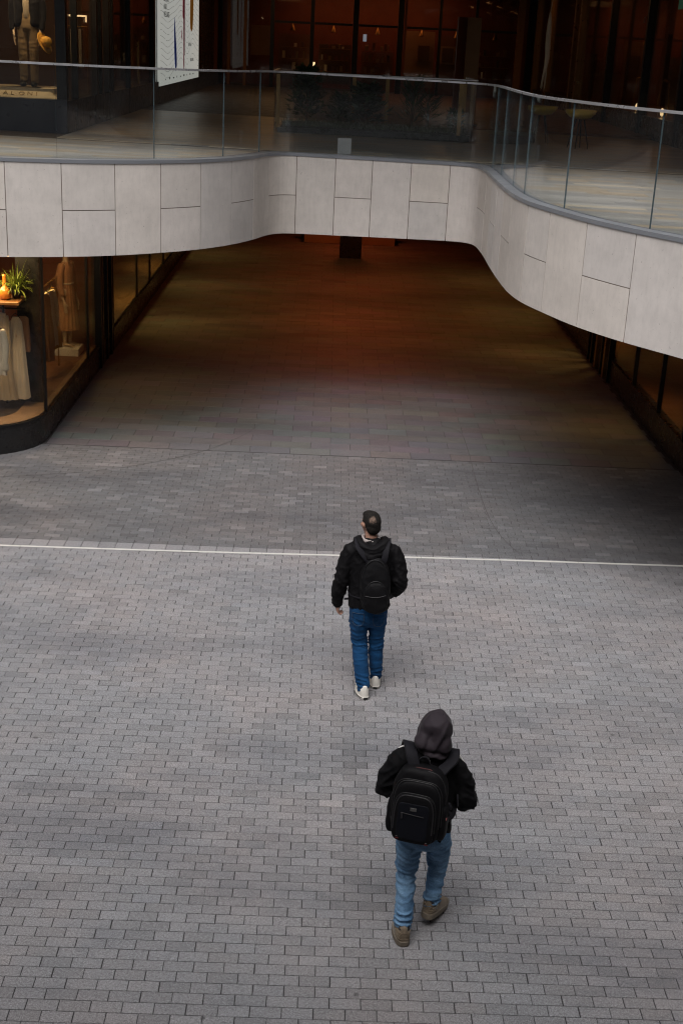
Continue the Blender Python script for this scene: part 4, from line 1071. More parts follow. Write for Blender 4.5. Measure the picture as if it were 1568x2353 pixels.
area('shop_light', (0, 0, 0), (-.3, 0, -1), .5, 3, LW8, (1.0, .42, .14), ur).location = (.9, 34, 7.6)
area('shop_light', (0, 0, 0), (-.3, 0, -1), .5, 3, LW8, (1.0, .42, .14), ur).location = (.9, 26, 7.6)
area('shop_light', (0, 0, 0), (-.3, 0, -1), .5, 3, LW8, (1.0, .42, .14), ur).location = (.9, 43, 7.6)
ex = empty('unit_number', (7.02, 31.8, 6.50)); tag(ex, 'small faint unit number 12 on the upper right shopfront', 'sign')
text('12', .2, M['grey_card'], ex, (0, .05, 0), (R(90), 0, R(-90)), 'number', .003)
xg = MB(); xg.box(-.015, 0, -.18, .18, 0, .2); xo = xg.build('exit_sign', M['sign_green']); xo.location = (7.0, 28.4, 6.72); tag(xo, 'small green glowing exit sign high on the right shopfront', 'exit sign')
# bronze lanterns inside the right window
for yv, lab in ((33.0, 'tall curved bronze lantern with glowing base in the right window'), (30.4, 'slim bronze lantern closest to the unit number in the right window')):
    q = empty('bronze_lantern', (7.36, yv, 4.452)); tag(q, lab, 'lantern')
    for k_ in range(4):
        a = k_*math.pi/2+.6
        m = MB(); m.tube([(.13*math.cos(a), .13*math.sin(a), .0, .012), (.17*math.cos(a), .17*math.sin(a), .3, .012), (.13*math.cos(a), .13*math.sin(a), .6, .012), (.10*math.cos(a), .10*math.sin(a), .82, .012)], 8, 4); m.build('strip', M['brass'], q, True)
    m = MB(); m.lathe((0, 0, 0), [(.18, 0), (.19, .02), (.12, .05)], 20); m.build('base', M['brass'], q, True)
    m = MB(); m.lathe((0, 0, .8), [(.11, 0), (.12, .03), (.02, .06)], 20); m.build('cap', M['brass'], q, True)
    m = MB(); m.ell((0, 0, .16), (.045, .045, .09), 14, 8); m.build('bulb', M['lamp_warm'], q, True)
# yellow bar stools
cloth('yellow_felt', (.58, .40, .05), .8, .2)
for x, yv, rz, lab in ((4.05, 26.4, 0, 'yellow shell-seat stool nearer the planting bed on the upper deck'), (4.66, 25.6, .4, 'wider yellow shell-seat stool in front of the right shopfront')):
    q = empty('bar_stool', (x, yv, DZ(x)), rz); tag(q, lab, 'stool', 'yellow stools on the upper deck')
    m = MB(); m.lathe((0, 0, .54), [(.08, 0), (.2, .03), (.28, .10), (.30, .17), (.28, .17), (.18, .06), (.02, .045)], 26); m.build('seat', M['yellow_felt'], q, True)
    for k_ in range(4):
        a = k_*math.pi/2+.78
        m = MB(); m.tube([(.07*math.cos(a), .07*math.sin(a), .55, .013), (.14*math.cos(a), .14*math.sin(a), .28, .012), (.2*math.cos(a), .2*math.sin(a), 0, .011)], 8, 2); m.build('leg', M['black_metal'], q, True)
# hanging tassel and freestanding sign boards
ta = empty('hanging_tassel', (3.97, 26.0, 7.9)); tag(ta, 'long cream fibre tassel hanging from the roof on a thin cord', 'hanging ornament')
m = MB(); m.tube([(0.1, 0, 0, .006), (.06, 0, -.8, .006), (-.005, 0, -1.45, .006)], 6, 3); m.build('cord', M['linen_cream'], ta)
m = MB(); rg = random.Random(2)
m.tube([(-.005, 0, -1.42, .012), (.0, 0, -1.60, .04), (0, 0, -1.90, .05), (.012, 0, -2.20, .046), (0, 0, -2.40, .034), (-.01, 0, -2.50, .022)], 10, 4)
for k_ in range(10):
    a = rg.uniform(0, 6.28); e = rg.uniform(.01, .035); L_ = rg.uniform(.3, .55)
    m.tube([(.5*e*math.cos(a), e*math.sin(a), -2.25, .012), (e*math.cos(a)-.01, e*math.sin(a), -2.50, .008), (e*math.cos(a)*1.4-.03, e*math.sin(a), -2.35-L_, .004)], 6, 3)
m.build('fibres', M['linen_cream'], ta, True)
for x, yv, rz, mt, lab in ((2.83, 31.2, .5, 'red_brown_panel', 'freestanding red-brown picture board beside the tan lettered board'), (3.05, 31.0, -.35, 'tan_panel', 'freestanding tan lettered board beside the red-brown board')):
    q = empty('sign_board', (x, yv, DZ(x)), rz); tag(q, lab, 'sign board')
    m = MB(); m.box(-.16, .16, -.02, .02, .06, 2.35, bev=.004); m.build('panel', M[mt], q)
    m = MB(); m.box(-.2, .2, -.15, .15, 0, .06, bev=.01); m.build('foot', M['black_metal'], q)

# ------------------------------------------------------------------ people (local frame: facing +Y, feet on z = 0)
def hand(b, wr, d, nrm, side, curl=1.0, s=1.0):
    """palm and five separate curled fingers; d points from wrist to knuckles, nrm is the palm side, side the thumb side"""
    d = Vector(d).normalized(); nrm = Vector(nrm); nrm = (nrm-d*nrm.dot(d)).normalized(); side = Vector(side); side = (side-d*side.dot(d)-nrm*side.dot(nrm)).normalized()
    w = Vector(wr); P = lambda q: (q.x, q.y, q.z)
    for k_ in (-.026, -.009, .009, .026):
        b.tube([(*P(w+side*k_*.6), .016*s), (*P(w+d*.045*s+side*k_), .0135*s), (*P(w+d*.088*s+side*k_*1.08), .0115*s)], 10, 3)
    for k_, L_ in zip((.030, .010, -.010, -.029), (.070, .080, .074, .058)):
        p0 = w+d*.085*s+side*k_*1.08; a1, a2, a3 = .45*curl, 1.15*curl, 1.75*curl
        def dr(a): return d*math.cos(a)+nrm*math.sin(a)
        p1 = p0+dr(a1)*L_*.45*s; p2 = p1+dr(a2)*L_*.32*s; p3 = p2+dr(a3)*L_*.26*s
        b.tube([(*P(p0), .0098*s), (*P(p1), .0090*s), (*P(p2), .0082*s), (*P(p3), .0070*s)], 10, 3)
    t0 = w+d*.025*s+side*.026; t1 = t0+(d*.6+side*.6+nrm*.35)*.036*s; t2 = t1+(d*.85+side*.05+nrm*.5)*.030*s; t3 = t2+(d*.9-side*.2+nrm*.5)*.024*s
    b.tube([(*P(t0), .014*s), (*P(t1), .0115*s), (*P(t2), .0100*s), (*P(t3), .0080*s)], 10, 3)
def head_geo(b, c, yaw, nod=0.0, s=1.0):
    rot = Matrix.Rotation(yaw, 3, 'Z') @ Matrix.Rotation(nod, 3, 'X')
    def ell(o, r, **kw):
        v, f = superell((0, 0, 0), r, 22, 14, **kw); b.add([tuple(Vector(c)+rot @ (Vector(q)+Vector(o))*s) for q in v], f)
    def tb(pts, seg=10):
        v, f = tube_geo(pts, seg, 4); b.add([tuple(Vector(c)+rot @ Vector(q)*s) for q in v], f)
    ell((0, -.012, .025), (.076, .096, .092)); ell((0, .030, -.020), (.066, .068, .085)); ell((0, .045, -.075), (.046, .048, .042))
    tb([(0, .094, .012, .010), (0, .108, -.012, .012), (0, .112, -.030, .014)])
    tb([(-.016, .090, -.058, .007), (0, .096, -.057, .009), (.016, .090, -.058, .007)])
    tb([(-.045, .078, .028, .010), (0, .088, .026, .009), (.045, .078, .028, .010)])
    for s_ in (-1, 1):
        tb([(s_*.074, -.004, .022, .009), (s_*.084, -.014, .014, .010), (s_*.083, -.016, -.008, .009), (s_*.076, -.004, -.030, .008)])
        ell((s_*.05, .055, -.01), (.025, .03, .025))
    return rot
def eyes(root, c, rot, parent):
    for s_ in (-1, 1):
        m = MB(); p = Vector(c)+rot @ Vector((s_*.030, .083, .010)); m.ell(tuple(p), (.012, .012, .010), 12, 8); m.build('eye', M['tag_white'], parent, True)
def shoe(parent, heel, yaw, pitch, roll, kind):
    L_, W_ = (.285, .096) if kind == 'canvas' else (.295, .104)
    sole_t = .030 if kind == 'canvas' else .048
    def wid(t): return W_*(.36+.14*math.sin(math.pi*min(1, t*1.25))+.0)*(1-.0*t)*(1 if t < .72 else math.sqrt(max(.02, 1-((t-.72)/.29)**2)))*(1 if t > .10 else math.sqrt(max(.05, 1-((.10-t)/.115)**2)))*1.02
    def ctr(t): return -.012*math.sin(math.pi*t)
    n = 26; ts = [i/n for i in range(n+1)]
    root = None
    def up_h(t): return sole_t*.6+(.082*(1-t)**.75+.048 if t < .42 else .102-.062*((t-.42)/.58)**.8)*(.93 if kind == 'canvas' else 1.06)*(1 if t < .93 else math.sqrt(max(.03, 1-((t-.93)/.075)**2)))
    v = []; q = 18
    for t in ts:
        w = wid(t)*.97; h = up_h(t)
        for j in range(q):
            a = math.pi*j/(q-1); cs = math.cos(a)
            top = 1.0 if t > .40 else 1.0
            x = w*math.copysign(abs(cs)**.75, cs); z = sole_t*.6+(h-sole_t*.6)*math.sin(a)**.62
            if t < .40 and math.sin(a) > .55: x *= .86
            v.append((ctr(t)+x, L_*t, z))
    f = [(i*q+j, (i+1)*q+j, (i+1)*q+j+1, i*q+j+1) for i in range(n) for j in range(q-1)]
    f += [tuple(range(q)), tuple(n*q+j for j in range(q-1, -1, -1))]
    upm = M['canvas_white'] if kind == 'canvas' else M['suede_taupe']
    m = MB(); m.add(v, f); up = m.build('shoe', upm, parent, True)
    up.location = heel; up.rotation_euler = (pitch, roll, yaw)
    def outline(grow): return [(ctr(t)+s_*(wid(t)+grow), L_*t+(grow if t == 1 else -grow if t == 0 else 0)) for s_, seq in ((1, ts), (-1, ts[::-1])) for t in seq]
    o = outline(.004); m = MB(); k_ = len(o)
    lev = [(.0, -.004), (.008, .003), (sole_t-.004, .004), (sole_t, .001)]
    vv = []
    for z, g_ in lev:
        vv += [(x, y, z+(.012*max(0, (y/L_-.72)/.28)**2)) for x, y in outline(g_)]
    ff = [(i*k_+j, i*k_+(j+1) % k_, (i+1)*k_+(j+1) % k_, (i+1)*k_+j) for i in range(3) for j in range(k_)]
    ff += [tuple(range(k_-1, -1, -1)), tuple(3*k_+j for j in range(k_))]
    m.add(vv, ff); m.build('sole', M['rubber_white'] if kind == 'canvas' else M['rubber_tan'], up)
    if kind == 'canvas':
        m = MB(); oo = outline(.0065); m.tube([(x, y, sole_t*.72+(.012*max(0, (y/L_-.72)/.28)**2), .0022) for x, y in oo[::2]+[oo[0]]], 6, 2); m.build('foxing_stripe', M['line_black'], up)
        m = MB(); m.box(-.020, .020, -.008, -.002, .007, .026); m.build('heel_patch', M['line_black'], up)
    else:
        m = MB()
        for k2 in range(5):
            z = sole_t+.018+.013*k2; m.tube([(x*.93, y+(-.001), z, .0042) for x, y in [(ctr(t)+s_*wid(t), L_*t) for s_, sq in ((1, [.22, .15, .09, .045, .015]), (-1, [.015, .045, .09, .15, .22])) for t in sq]], 8, 2)
        m.build('heel_ribs', M['suede_taupe'], up, True)
        m = MB(); m.tube([(.030, .07, .128, .008), (.028, .03, .132, .009), (0, .012, .136, .010), (-.028, .03, .132, .009), (-.030, .07, .128, .008)], 8, 3); m.build('collar', M['line_black'], up, True)
    m = MB(); m.tube([(0, .085, .10, .036, .040), (0, .08, .15, .034, .038)], 12, 2); m.build('sock', M['line_black'], up, True)
    return up
def band(mb, pts, width, thick, across):
    """flat strap swept along pts; across gives the strap's width direction"""
    S = spline(pts, 6); n = len(S); t = np.gradient(S, axis=0); v = []
    A = spline([across]*len(pts) if len(np.shape(across)) == 1 else across, 6)
    for i in range(n):
        tt = Vector(t[i]).normalized(); a = Vector(A[i]); a = (a-tt*a.dot(tt)).normalized(); nn = tt.cross(a); c = Vector(S[i])
        for sx, sz in ((-1, -.6), (-.85, -1), (.85, -1), (1, -.6), (1, .6), (.85, 1), (-.85, 1), (-1, .6)): v.append(tuple(c+a*sx*width/2+nn*sz*thick/2))
    f = [(i*8+j, i*8+(j+1) % 8, (i+1)*8+(j+1) % 8, (i+1)*8+j) for i in range(n-1) for j in range(8)]
    f += [tuple(range(7, -1, -1)), tuple((n-1)*8+j for j in range(8))]
    mb.add(v, f)
def to_local(root, pts):
    bpy.context.view_layer.update(); mi = root.matrix_world.inverted(); return [tuple(mi @ Vector(p)) for p in pts]
def jeans_disp(kn, an, hip, amp=.008):
    def d(p, n):
        x, y, z = p
        k1 = math.exp(-((z-kn)/.09)**2); k2 = math.exp(-((z-an)/.08)**2); k3 = math.exp(-((z-hip)/.06)**2)
        s_ = x*2.2
        r1 = ridge(x*5, y*5, (z+.15*s_*.2)*22+nz(x*9, y*9, 3)*.8); r2 = ridge(x*8+5, y*8, z*40+x*14)
        return amp*(.30+1.0*k1+1.3*k2+.8*k3)*(max(0, r1)**2-.30)+amp*.35*(.3+k1+k2)*(max(0, r2)**2-.3)+.003*nz(x*9, y*9, z*9)
    return d

# ---- person in the black jacket
P1 = empty('person', (.50, 10.93, 0)); tag(P1, 'person in black jacket, blue jeans and white canvas shoes walking ahead', 'person')
b = MB()
HC = (-.020, .035, 1.662)
rot1 = head_geo(b, HC, R(24), R(-6))
b.tube([(0, .0, 1.44, .075, .07), (-.008, .008, 1.50, .058, .06), (-.016, .02, 1.58, .054, .058)], 16, 4)
b.tube([(0, -.01, .90, .13, .10), (0, -.01, 1.05, .13, .095), (0, -.01, 1.25, .15, .10), (0, -.015, 1.40, .14, .08), (0, 0, 1.47, .07, .06)], 18, 4)
A1L = [(-.16, -.01, 1.41, .055), (-.235, -.02, 1.27, .05), (-.265, -.03, 1.14, .043), (-.283, .0, 1.0, .036), (-.287, .04, .865, .029)]
A1R = [(.17, -.01, 1.41, .055), (.24, -.04, 1.28, .05), (.262, -.06, 1.15, .043), (.23, .02, 1.03, .036), (.185, .10, .945, .03)]
b.tube(A1L, 14, 4); b.tube(A1R, 14, 4)
L1 = [(-.085, 0, .88, .085), (-.082, 0, .72, .075), (-.07, .02, .52, .056), (-.05, -.04, .34, .052), (-.025, -.11, .16, .038), (-.017, -.135, .09, .036)]
R1 = [(.085, 0, .88, .085), (.09, .02, .72, .075), (.092, .055, .52, .056), (.095, .06, .36, .052), (.105, .075, .18, .038), (.108, .08, .10, .036)]
b.tube(L1, 14, 4); b.tube(R1, 14, 4)
hand(b, (-.288, .045, .868), (0, .12, -1), (1, .25, 0), (.0, 1, 0), 1.15)
hand(b, (.185, .10, .945), (-.5, .75, -.5), (0, 0, -1), (-1, 0, 0), .5)
obj_from(fuse(b, .0072, 3), 'body', M['skin'], P1, True)
eyes(P1, HC, rot1, P1)
b = MB()
def hadd(o, r):
    v, f = superell((0, 0, 0), r, 26, 18); b.add([tuple(Vector(HC)+rot1 @ (Vector(q)+Vector(o))) for q in v], f)
hadd((0, -.018, .030), (.083, .101, .097)); hadd((0, -.058, -.020), (.071, .052, .068)); hadd((0, .052, .082), (.058, .036, .034))
def hair_keep(co):
    q = rot1.inverted() @ (Vector(co)-Vector(HC))
    return q.z > -.088 and not (q.y > .028 and q.z < .055) and not (abs(q.x) > .052 and -.036 < q.y < .045 and q.z < .028)
obj_from(fuse(b, .0065, 3, lambda p, n: .0022*nz(p[0]*70, p[1]*40, p[2]*40), hair_keep), 'hair', M['hair'], P1, True)
b = MB(); b.tube([(-.018+.072*math.cos(a), .012+.076*math.sin(a), 1.532+.012*math.sin(a), .016, .022) for a in np.linspace(0, 2*math.pi, 17)], 10, 2)
obj_from(b.mesh(), 'shirt_collar', M['shirt_grey'], P1, True)
b = MB()
b.tube([(.0, -.01, .895, .190, .132), (0, -.01, .96, .190, .130), (0, -.01, 1.08, .192, .130), (0, -.015, 1.22, .206, .134), (.0, -.02, 1.34, .208, .126), (0, -.02, 1.42, .165, .105), (0, -.012, 1.49, .10, .085)], 26, 5)
b.tube([(-.195, -.012, 1.405, .078), (-.10, -.02, 1.435, .082), (.0, -.02, 1.45, .082), (.10, -.02, 1.435, .082), (.205, -.012, 1.405, .078)], 18, 4)
b.tube([(-.185, -.012, 1.415, .080), (-.236, -.02, 1.28, .074), (-.262, -.03, 1.14, .067), (-.282, .0, 1.0, .060), (-.286, .035, .885, .050), (-.286, .04, .862, .047)], 18, 5)
b.tube([(.195, -.012, 1.415, .080), (.25, -.04, 1.28, .074), (.268, -.06, 1.15, .069), (.24, .01, 1.045, .062), (.20, .09, .965, .055)], 18, 5)
def jk(p, n):
    x, y, z = p; arm = 1.0 if abs(x) > .2 else 0.0; el = math.exp(-((z-1.1)/.12)**2)*arm
    r1 = max(0, ridge(x*7+1.3, y*6, z*(13 if arm else 7)+x*10)); r2 = max(0, ridge(x*13+7, y*11, z*16-x*12))
    return .017*(.35+.9*el+.5*math.exp(-((z-.93)/.08)**2))*(r1**2-.3)+.006*(r2**2-.3)+.004*nz(x*8, y*8, z*8)
obj_from(fuse(b, .0095, 4, jk), 'jacket', M['black_nylon'], P1, True)
b = MB()
b.tube([(-.10, .055, 1.50, .036), (-.125, -.01, 1.515, .042), (-.115, -.07, 1.505, .044), (-.06, -.115, 1.485, .044), (0, -.128, 1.47, .046), (.06, -.115, 1.485, .044), (.115, -.07, 1.505, .044), (.125, -.01, 1.515, .042), (.10, .055, 1.50, .036)], 14, 4)
b.tube([(-.125, -.06, 1.475, .036), (-.075, -.118, 1.435, .042), (0, -.142, 1.400, .046), (.075, -.118, 1.435, .042), (.125, -.06, 1.475, .036)], 14, 4)
obj_from(fuse(b, .0085, 4, lambda p, n: .010*(ridge(p[0]*9, p[1]*9, p[2]*26+3)-.4)), 'hood', M['black_nylon'], P1, True)
b = MB()
b.tube([(0, -.008, .965, .165, .118), (0, -.012, .86, .172, .128), (0, -.012, .79, .168, .126), (0, -.005, .74, .13, .105)], 24, 4)
b.tube([(-.084, -.004, .85, .094, .112), (-.084, 0, .73, .089, .102), (-.078, .012, .60, .080, .088), (-.067, .015, .49, .072, .077), (-.052, -.035, .36, .072, .076), (-.034, -.09, .22, .066, .070), (-.018, -.128, .11, .056, .060), (-.016, -.133, .078, .055, .060)], 20, 5)
b.tube([(.084, -.004, .85, .094, .112), (.088, .018, .73, .089, .102), (.092, .045, .60, .078, .087), (.093, .055, .50, .069, .075), (.096, .058, .36, .068, .072), (.102, .068, .22, .062, .066), (.106, .074, .135, .053, .058), (.106, .075, .108, .053, .058)], 20, 5)
obj_from(fuse(b, .0088, 3, jeans_disp(.47, .14, .70, .012)), 'jeans', M['denim_blue'], P1, True)
plain('stitch', (.035, .055, .09), .8)
for s_ in (-1, 1):
    m = MB()
    y0 = lambda x: -.012-.133*math.sqrt(max(0, 1-(x/.185)**2))-.004
    pk = [(s_*.045, .845), (s_*.048, .745), (s_*.095, .715), (s_*.140, .735), (s_*.150, .835)]
    m.tube([(x, y0(x)+.004, z, .0022) for x, z in pk], 6, 3); m.tube([(s_*.045, y0(.045)+.003, .845, .0022), (s_*.1, y0(.1)+.004, .838, .0022), (s_*.150, y0(.15)+.004, .835, .0022)], 6, 3)
    m.build('pocket_stitching', M['stitch'], P1)
shoe(P1, (.010, -.215, .0), R(13), 0, 0, 'canvas')
shoe(P1, (.106, .005, .0), R(-6), R(4), 0, 'canvas')

# ---- small backpack
B1 = empty('backpack', (.545, 10.93-.195, .90)); tag(B1, 'plain black rounded backpack worn on the black jacket', 'backpack'); B1.rotation_euler = (R(-5), R(-1.5), 0)
def egg(x, y, z):
    w = 1.0-.30*max(0, z)**1.7-.05*max(0, -z)
    return (x*w, y*(1-.25*max(0, z)), z)
m = MB(); m.ell((0, 0, .255), (.140, .080, .262), 30, 24, .62, .6, 0, egg)
obj_from(fuse(m, .009, 2, lambda p, n: .005*(ridge(p[0]*8, p[1]*8, p[2]*10)-.4)), 'main_compartment', M['pack_black'], B1, True)
m = MB(); m.ell((0.005, -.058, .150), (.112, .048, .150), 26, 20, .6, .6, 0, lambda x, y, z: (x*(1-.22*max(0, z)**2), y, z))
obj_from(fuse(m, .008, 2, lambda p, n: .007*(ridge(p[0]*9+2, p[1]*8, p[2]*12)-.4)), 'front_pocket', M['pack_black'], B1, True)
m = MB(); m.tube([(-.095, -.062, .175, .004), (-.085, -.085, .245, .004), (-.04, -.088, .30, .004), (.01, -.087, .312, .004), (.06, -.086, .29, .004), (.092, -.078, .225, .004), (.10, -.062, .16, .004)], 8, 5); m.build('zip', M['zip_dim'], B1, True)
m = MB(); m.tube([(-.115, -.055, .10, .0035), (-.125, -.05, .28, .0035), (-.10, -.05, .42, .0035), (-.04, -.055, .495, .0035), (.02, -.055, .500, .0035), (.085, -.05, .44, .0035), (.118, -.05, .30, .0035), (.122, -.055, .12, .0035)], 8, 5); m.build('zip', M['zip_dim'], B1, True)
m = MB(); m.tube([(-.09, -.104, .178, .0035), (-.03, -.112, .170, .0035), (.04, -.112, .172, .0035), (.095, -.100, .185, .0035)], 8, 4); m.build('pocket_zip', M['zip_grey'], B1, True)
m = MB(); band(m, [(-.045, .01, .500), (-.035, -.005, .545), (.0, -.01, .556), (.035, -.005, .545), (.045, .01, .500)], .024, .006, (0, 1, 0)); m.build('carry_loop', M['strap_web'], B1, True)
for s_ in (-1, 1):
    pts = [(.045+s_*.050, -.175, 1.355), (.025+s_*.088, -.172, 1.42), (s_*.125, -.135, 1.492), (s_*.138, -.065, 1.535), (s_*.142, .02, 1.532), (s_*.145, .095, 1.46), (s_*.145, .135, 1.35), (s_*.150, .135, 1.2), (s_*.165, .08, 1.06), (s_*.165, -.04, 1.0), (.045+s_*.10, -.145, 1.0)]
    m = MB(); band(m, to_local(B1, [(p[0]+.50, p[1]+10.93, p[2]) for p in pts]), .056, .013, [(1, -.1*s_, .25*s_)]*4+[(1, 0, 0)]*7); m.build('shoulder_strap', M['strap_web'], B1, True)
m = MB(); band(m, [(-.19, .20, .07), (-.235, .17, .062), (-.275, .16, .060)], .02, .004, (0, .2, 1)); m.build('loose_strap', M['strap_web'], B1, True)

# ---- hooded person
P2 = empty('person', (.80, 7.46, 0)); P2.scale = (1, 1, .957); tag(P2, 'hooded person in black sweatshirt, light blue jeans and taupe trainers', 'person')
b = MB(); HC2 = (.030, .088, 1.560)
rot2 = head_geo(b, HC2, R(-6), R(-12), .88)
b.tube([(0, .035, 1.36, .07, .065), (.012, .05, 1.42, .056, .058), (.022, .07, 1.49, .052, .056)], 16, 4)
b.tube([(0, 0, .86, .125, .10), (0, 0, 1.0, .12, .092), (0, .015, 1.18, .145, .10), (0, .03, 1.32, .135, .08), (0, .035, 1.40, .07, .06)], 18, 4)
A2L = [(-.16, .03, 1.36, .053), (-.24, .03, 1.25, .048), (-.274, .03, 1.14, .042), (-.245, .15, 1.11, .036), (-.185, .245, 1.165, .029)]
A2R = [(.16, .03, 1.32, .053), (.235, .025, 1.19, .048), (.266, .02, 1.06, .042), (.245, .14, 1.03, .036), (.185, .235, 1.10, .029)]
b.tube(A2L, 14, 4); b.tube(A2R, 14, 4)
b.tube([(-.085, 0, .84, .085), (-.09, .0, .68, .074), (-.094, .02, .50, .056), (-.10, -.05, .34, .050), (-.107, -.13, .17, .037), (-.108, -.155, .10, .035)], 14, 4)
b.tube([(.085, 0, .84, .085), (.105, .05, .68, .074), (.122, .11, .52, .056), (.115, .085, .37, .050), (.095, .05, .22, .037), (.09, .04, .15, .035)], 14, 4)
hand(b, (-.185, .245, 1.165), (.55, .3, .75), (.3, -1, 0), (.6, .2, -.3), 1.5, .95)
hand(b, (.185, .235, 1.10), (-.55, .3, .75), (-.3, -1, 0), (-.6, .2, -.3), 1.5, .95)
obj_from(fuse(b, .0072, 3), 'body', M['skin'], P2, True)
eyes(P2, HC2, rot2, P2)
b = MB()
b.tube([(0, 0, .80, .180, .132), (0, 0, .92, .180, .128), (0, .008, 1.06, .184, .126), (0, .02, 1.20, .198, .128), (0, .03, 1.30, .190, .118), (.004, .035, 1.37, .14, .098), (.01, .04, 1.42, .095, .085)], 26, 5)
b.tube([(-.185, .03, 1.355, .076), (-.09, .03, 1.385, .078), (0, .03, 1.385, .08), (.09, .03, 1.35, .076), (.19, .03, 1.285, .074)], 18, 4)
b.tube([(-.175, .03, 1.365, .078), (-.238, .03, 1.255, .076), (-.274, .03, 1.145, .070), (-.268, .085, 1.105, .066), (-.235, .165, 1.12, .056), (-.195, .23, 1.155, .045)], 18, 5)
b.tube([(.18, .03, 1.295, .076), (.235, .025, 1.185, .076), (.268, .018, 1.065, .072), (.266, .075, 1.022, .066), (.235, .155, 1.05, .056), (.195, .22, 1.09, .045)], 18, 5)
def sw(p, n):
    x, y, z = p; arm = 1.0 if abs(x) > .2 else 0.0
    r1 = max(0, ridge(x*7, y*6+2, z*(12 if arm else 7)+abs(x)*9)); r2 = max(0, ridge(x*13+3, y*11, z*17+x*10))
    return .015*(.4+.8*arm)*(r1**2-.3)+.006*(r2**2-.3)+.003*nz(x*9, y*9, z*9)
obj_from(fuse(b, .0095, 4, sw), 'sweatshirt', M['black_sweat'], P2, True)
b = MB()
b.ell((.034, .064, 1.590), (.108, .134, .118), 30, 20, .82, .92, 0, lambda x, y, z: (x*(1-.10*max(0, z))+.10*z, y, z))
b.ell((-.030, .0, 1.525), (.078, .085, .075), 20, 14); b.ell((.085, .005, 1.515), (.052, .085, .085), 20, 14)
b.tube([(.010, .035, 1.42, .088, .085), (.018, .040, 1.46, .096, .104), (.022, .050, 1.51, .108, .122), (.026, .058, 1.57, .110, .130)], 26, 6)
b.tube([(-.074, .02, 1.468, .018), (-.05, -.045, 1.462, .020), (.02, -.070, 1.445, .022), (.085, -.05, 1.425, .020), (.116, .02, 1.43, .018)], 12, 4)
def hoodd(p, n):
    x, y, z = p; back = max(0, min(1, (.05-y)/.08))
    crease = .012*math.exp(-((x-.015-.5*(z-1.5))/.016)**2)-.013*math.exp(-((x+.035-.25*(z-1.5))/.030)**2)-.010*math.exp(-((x-.085)/.03)**2)
    return crease*back*math.exp(-((z-1.57)/.10)**2)*1.5+.011*(ridge(x*7+4, y*5, z*6)-.5)+.006*(ridge(x*15+1, y*11, z*12)-.5)+.010*math.exp(-((z-1.47)/.035)**2)*(ridge(x*10, y*8, z*20)-.4)
obj_from(fuse(b, .0088, 4, hoodd, lambda c: not (c.y > .165 and 1.49 < c.z < 1.655)), 'hood', M['hood_fabric'], P2, True)
m = MB(); pts = []
for i in range(12):
    t = i/11; th = R(75)+t*R(130); pts.append((.078-.022*t, .064+.130*math.cos(th)*1.0, 1.590+.113*math.sin(th), .0022))
m.tube(pts, 6, 3); m.build('hood_seam', M['strap_web'], P2, True)
b = MB()
b.tube([(0, 0, .89, .162, .118), (0, -.004, .82, .170, .130), (0, -.004, .77, .166, .126), (0, .004, .745, .125, .10)], 24, 4)
b.tube([(-.084, -.002, .81, .094, .114), (-.090, 0, .69, .084, .100), (-.093, .014, .56, .080, .088), (-.096, .012, .46, .067, .071), (-.101, -.055, .34, .064, .067), (-.106, -.125, .20, .056, .059), (-.108, -.158, .112, .051, .054)], 20, 5)
b.tube([(.086, -.002, .81, .094, .114), (.108, .04, .69, .084, .100), (.120, .085, .57, .081, .088), (.122, .10, .48, .068, .072), (.115, .080, .36, .062, .065), (.100, .055, .24, .055, .058), (.092, .044, .175, .050, .053)], 20, 5)
obj_from(fuse(b, .0088, 3, jeans_disp(.45, .17, .68, .017)), 'jeans', M['denim_light'], P2, True)
for s_ in (-1, 1):                                   # frayed cuffs
    cx_, cy_, cz_ = ((-.108, -.160, .094) if s_ < 0 else (.091, .042, .158)); rg = random.Random(3+s_); m = MB()
    for i in range(90):
        a = rg.uniform(0, 6.28); x0, y0_ = cx_+.052*math.cos(a), cy_+.056*math.sin(a)
        m.add([(x0-.0015, y0_, cz_+.008), (x0+.0015, y0_, cz_+.008), (x0+rg.gauss(0, .004), y0_+rg.gauss(0, .004), cz_-rg.uniform(.005, .018))], [(0, 1, 2)])
    m.build('frayed_cuff', M['linen_white'], P2)
shoe(P2, (-.100, -.240, .0), R(4), R(2), 0, 'trainer')
shoe(P2, (.052, -.025, .072), R(-36), R(-11), 0, 'trainer')
for s_, pts in ((1, [(.115, .085, 1.408), (.19, .090, 1.385), (.258, .075, 1.29), (.300, .066, 1.18), (.328, .058, 1.075)]), (-1, [(-.11, .085, 1.435), (-.185, .09, 1.415), (-.262, .078, 1.32), (-.30, .075, 1.23), (-.325, .07, 1.15)])):
    m = MB(); band(m, pts, .016, .010, (0, 1, .3)); m.build('sleeve_stripe', M['tag_white'], P2, True)

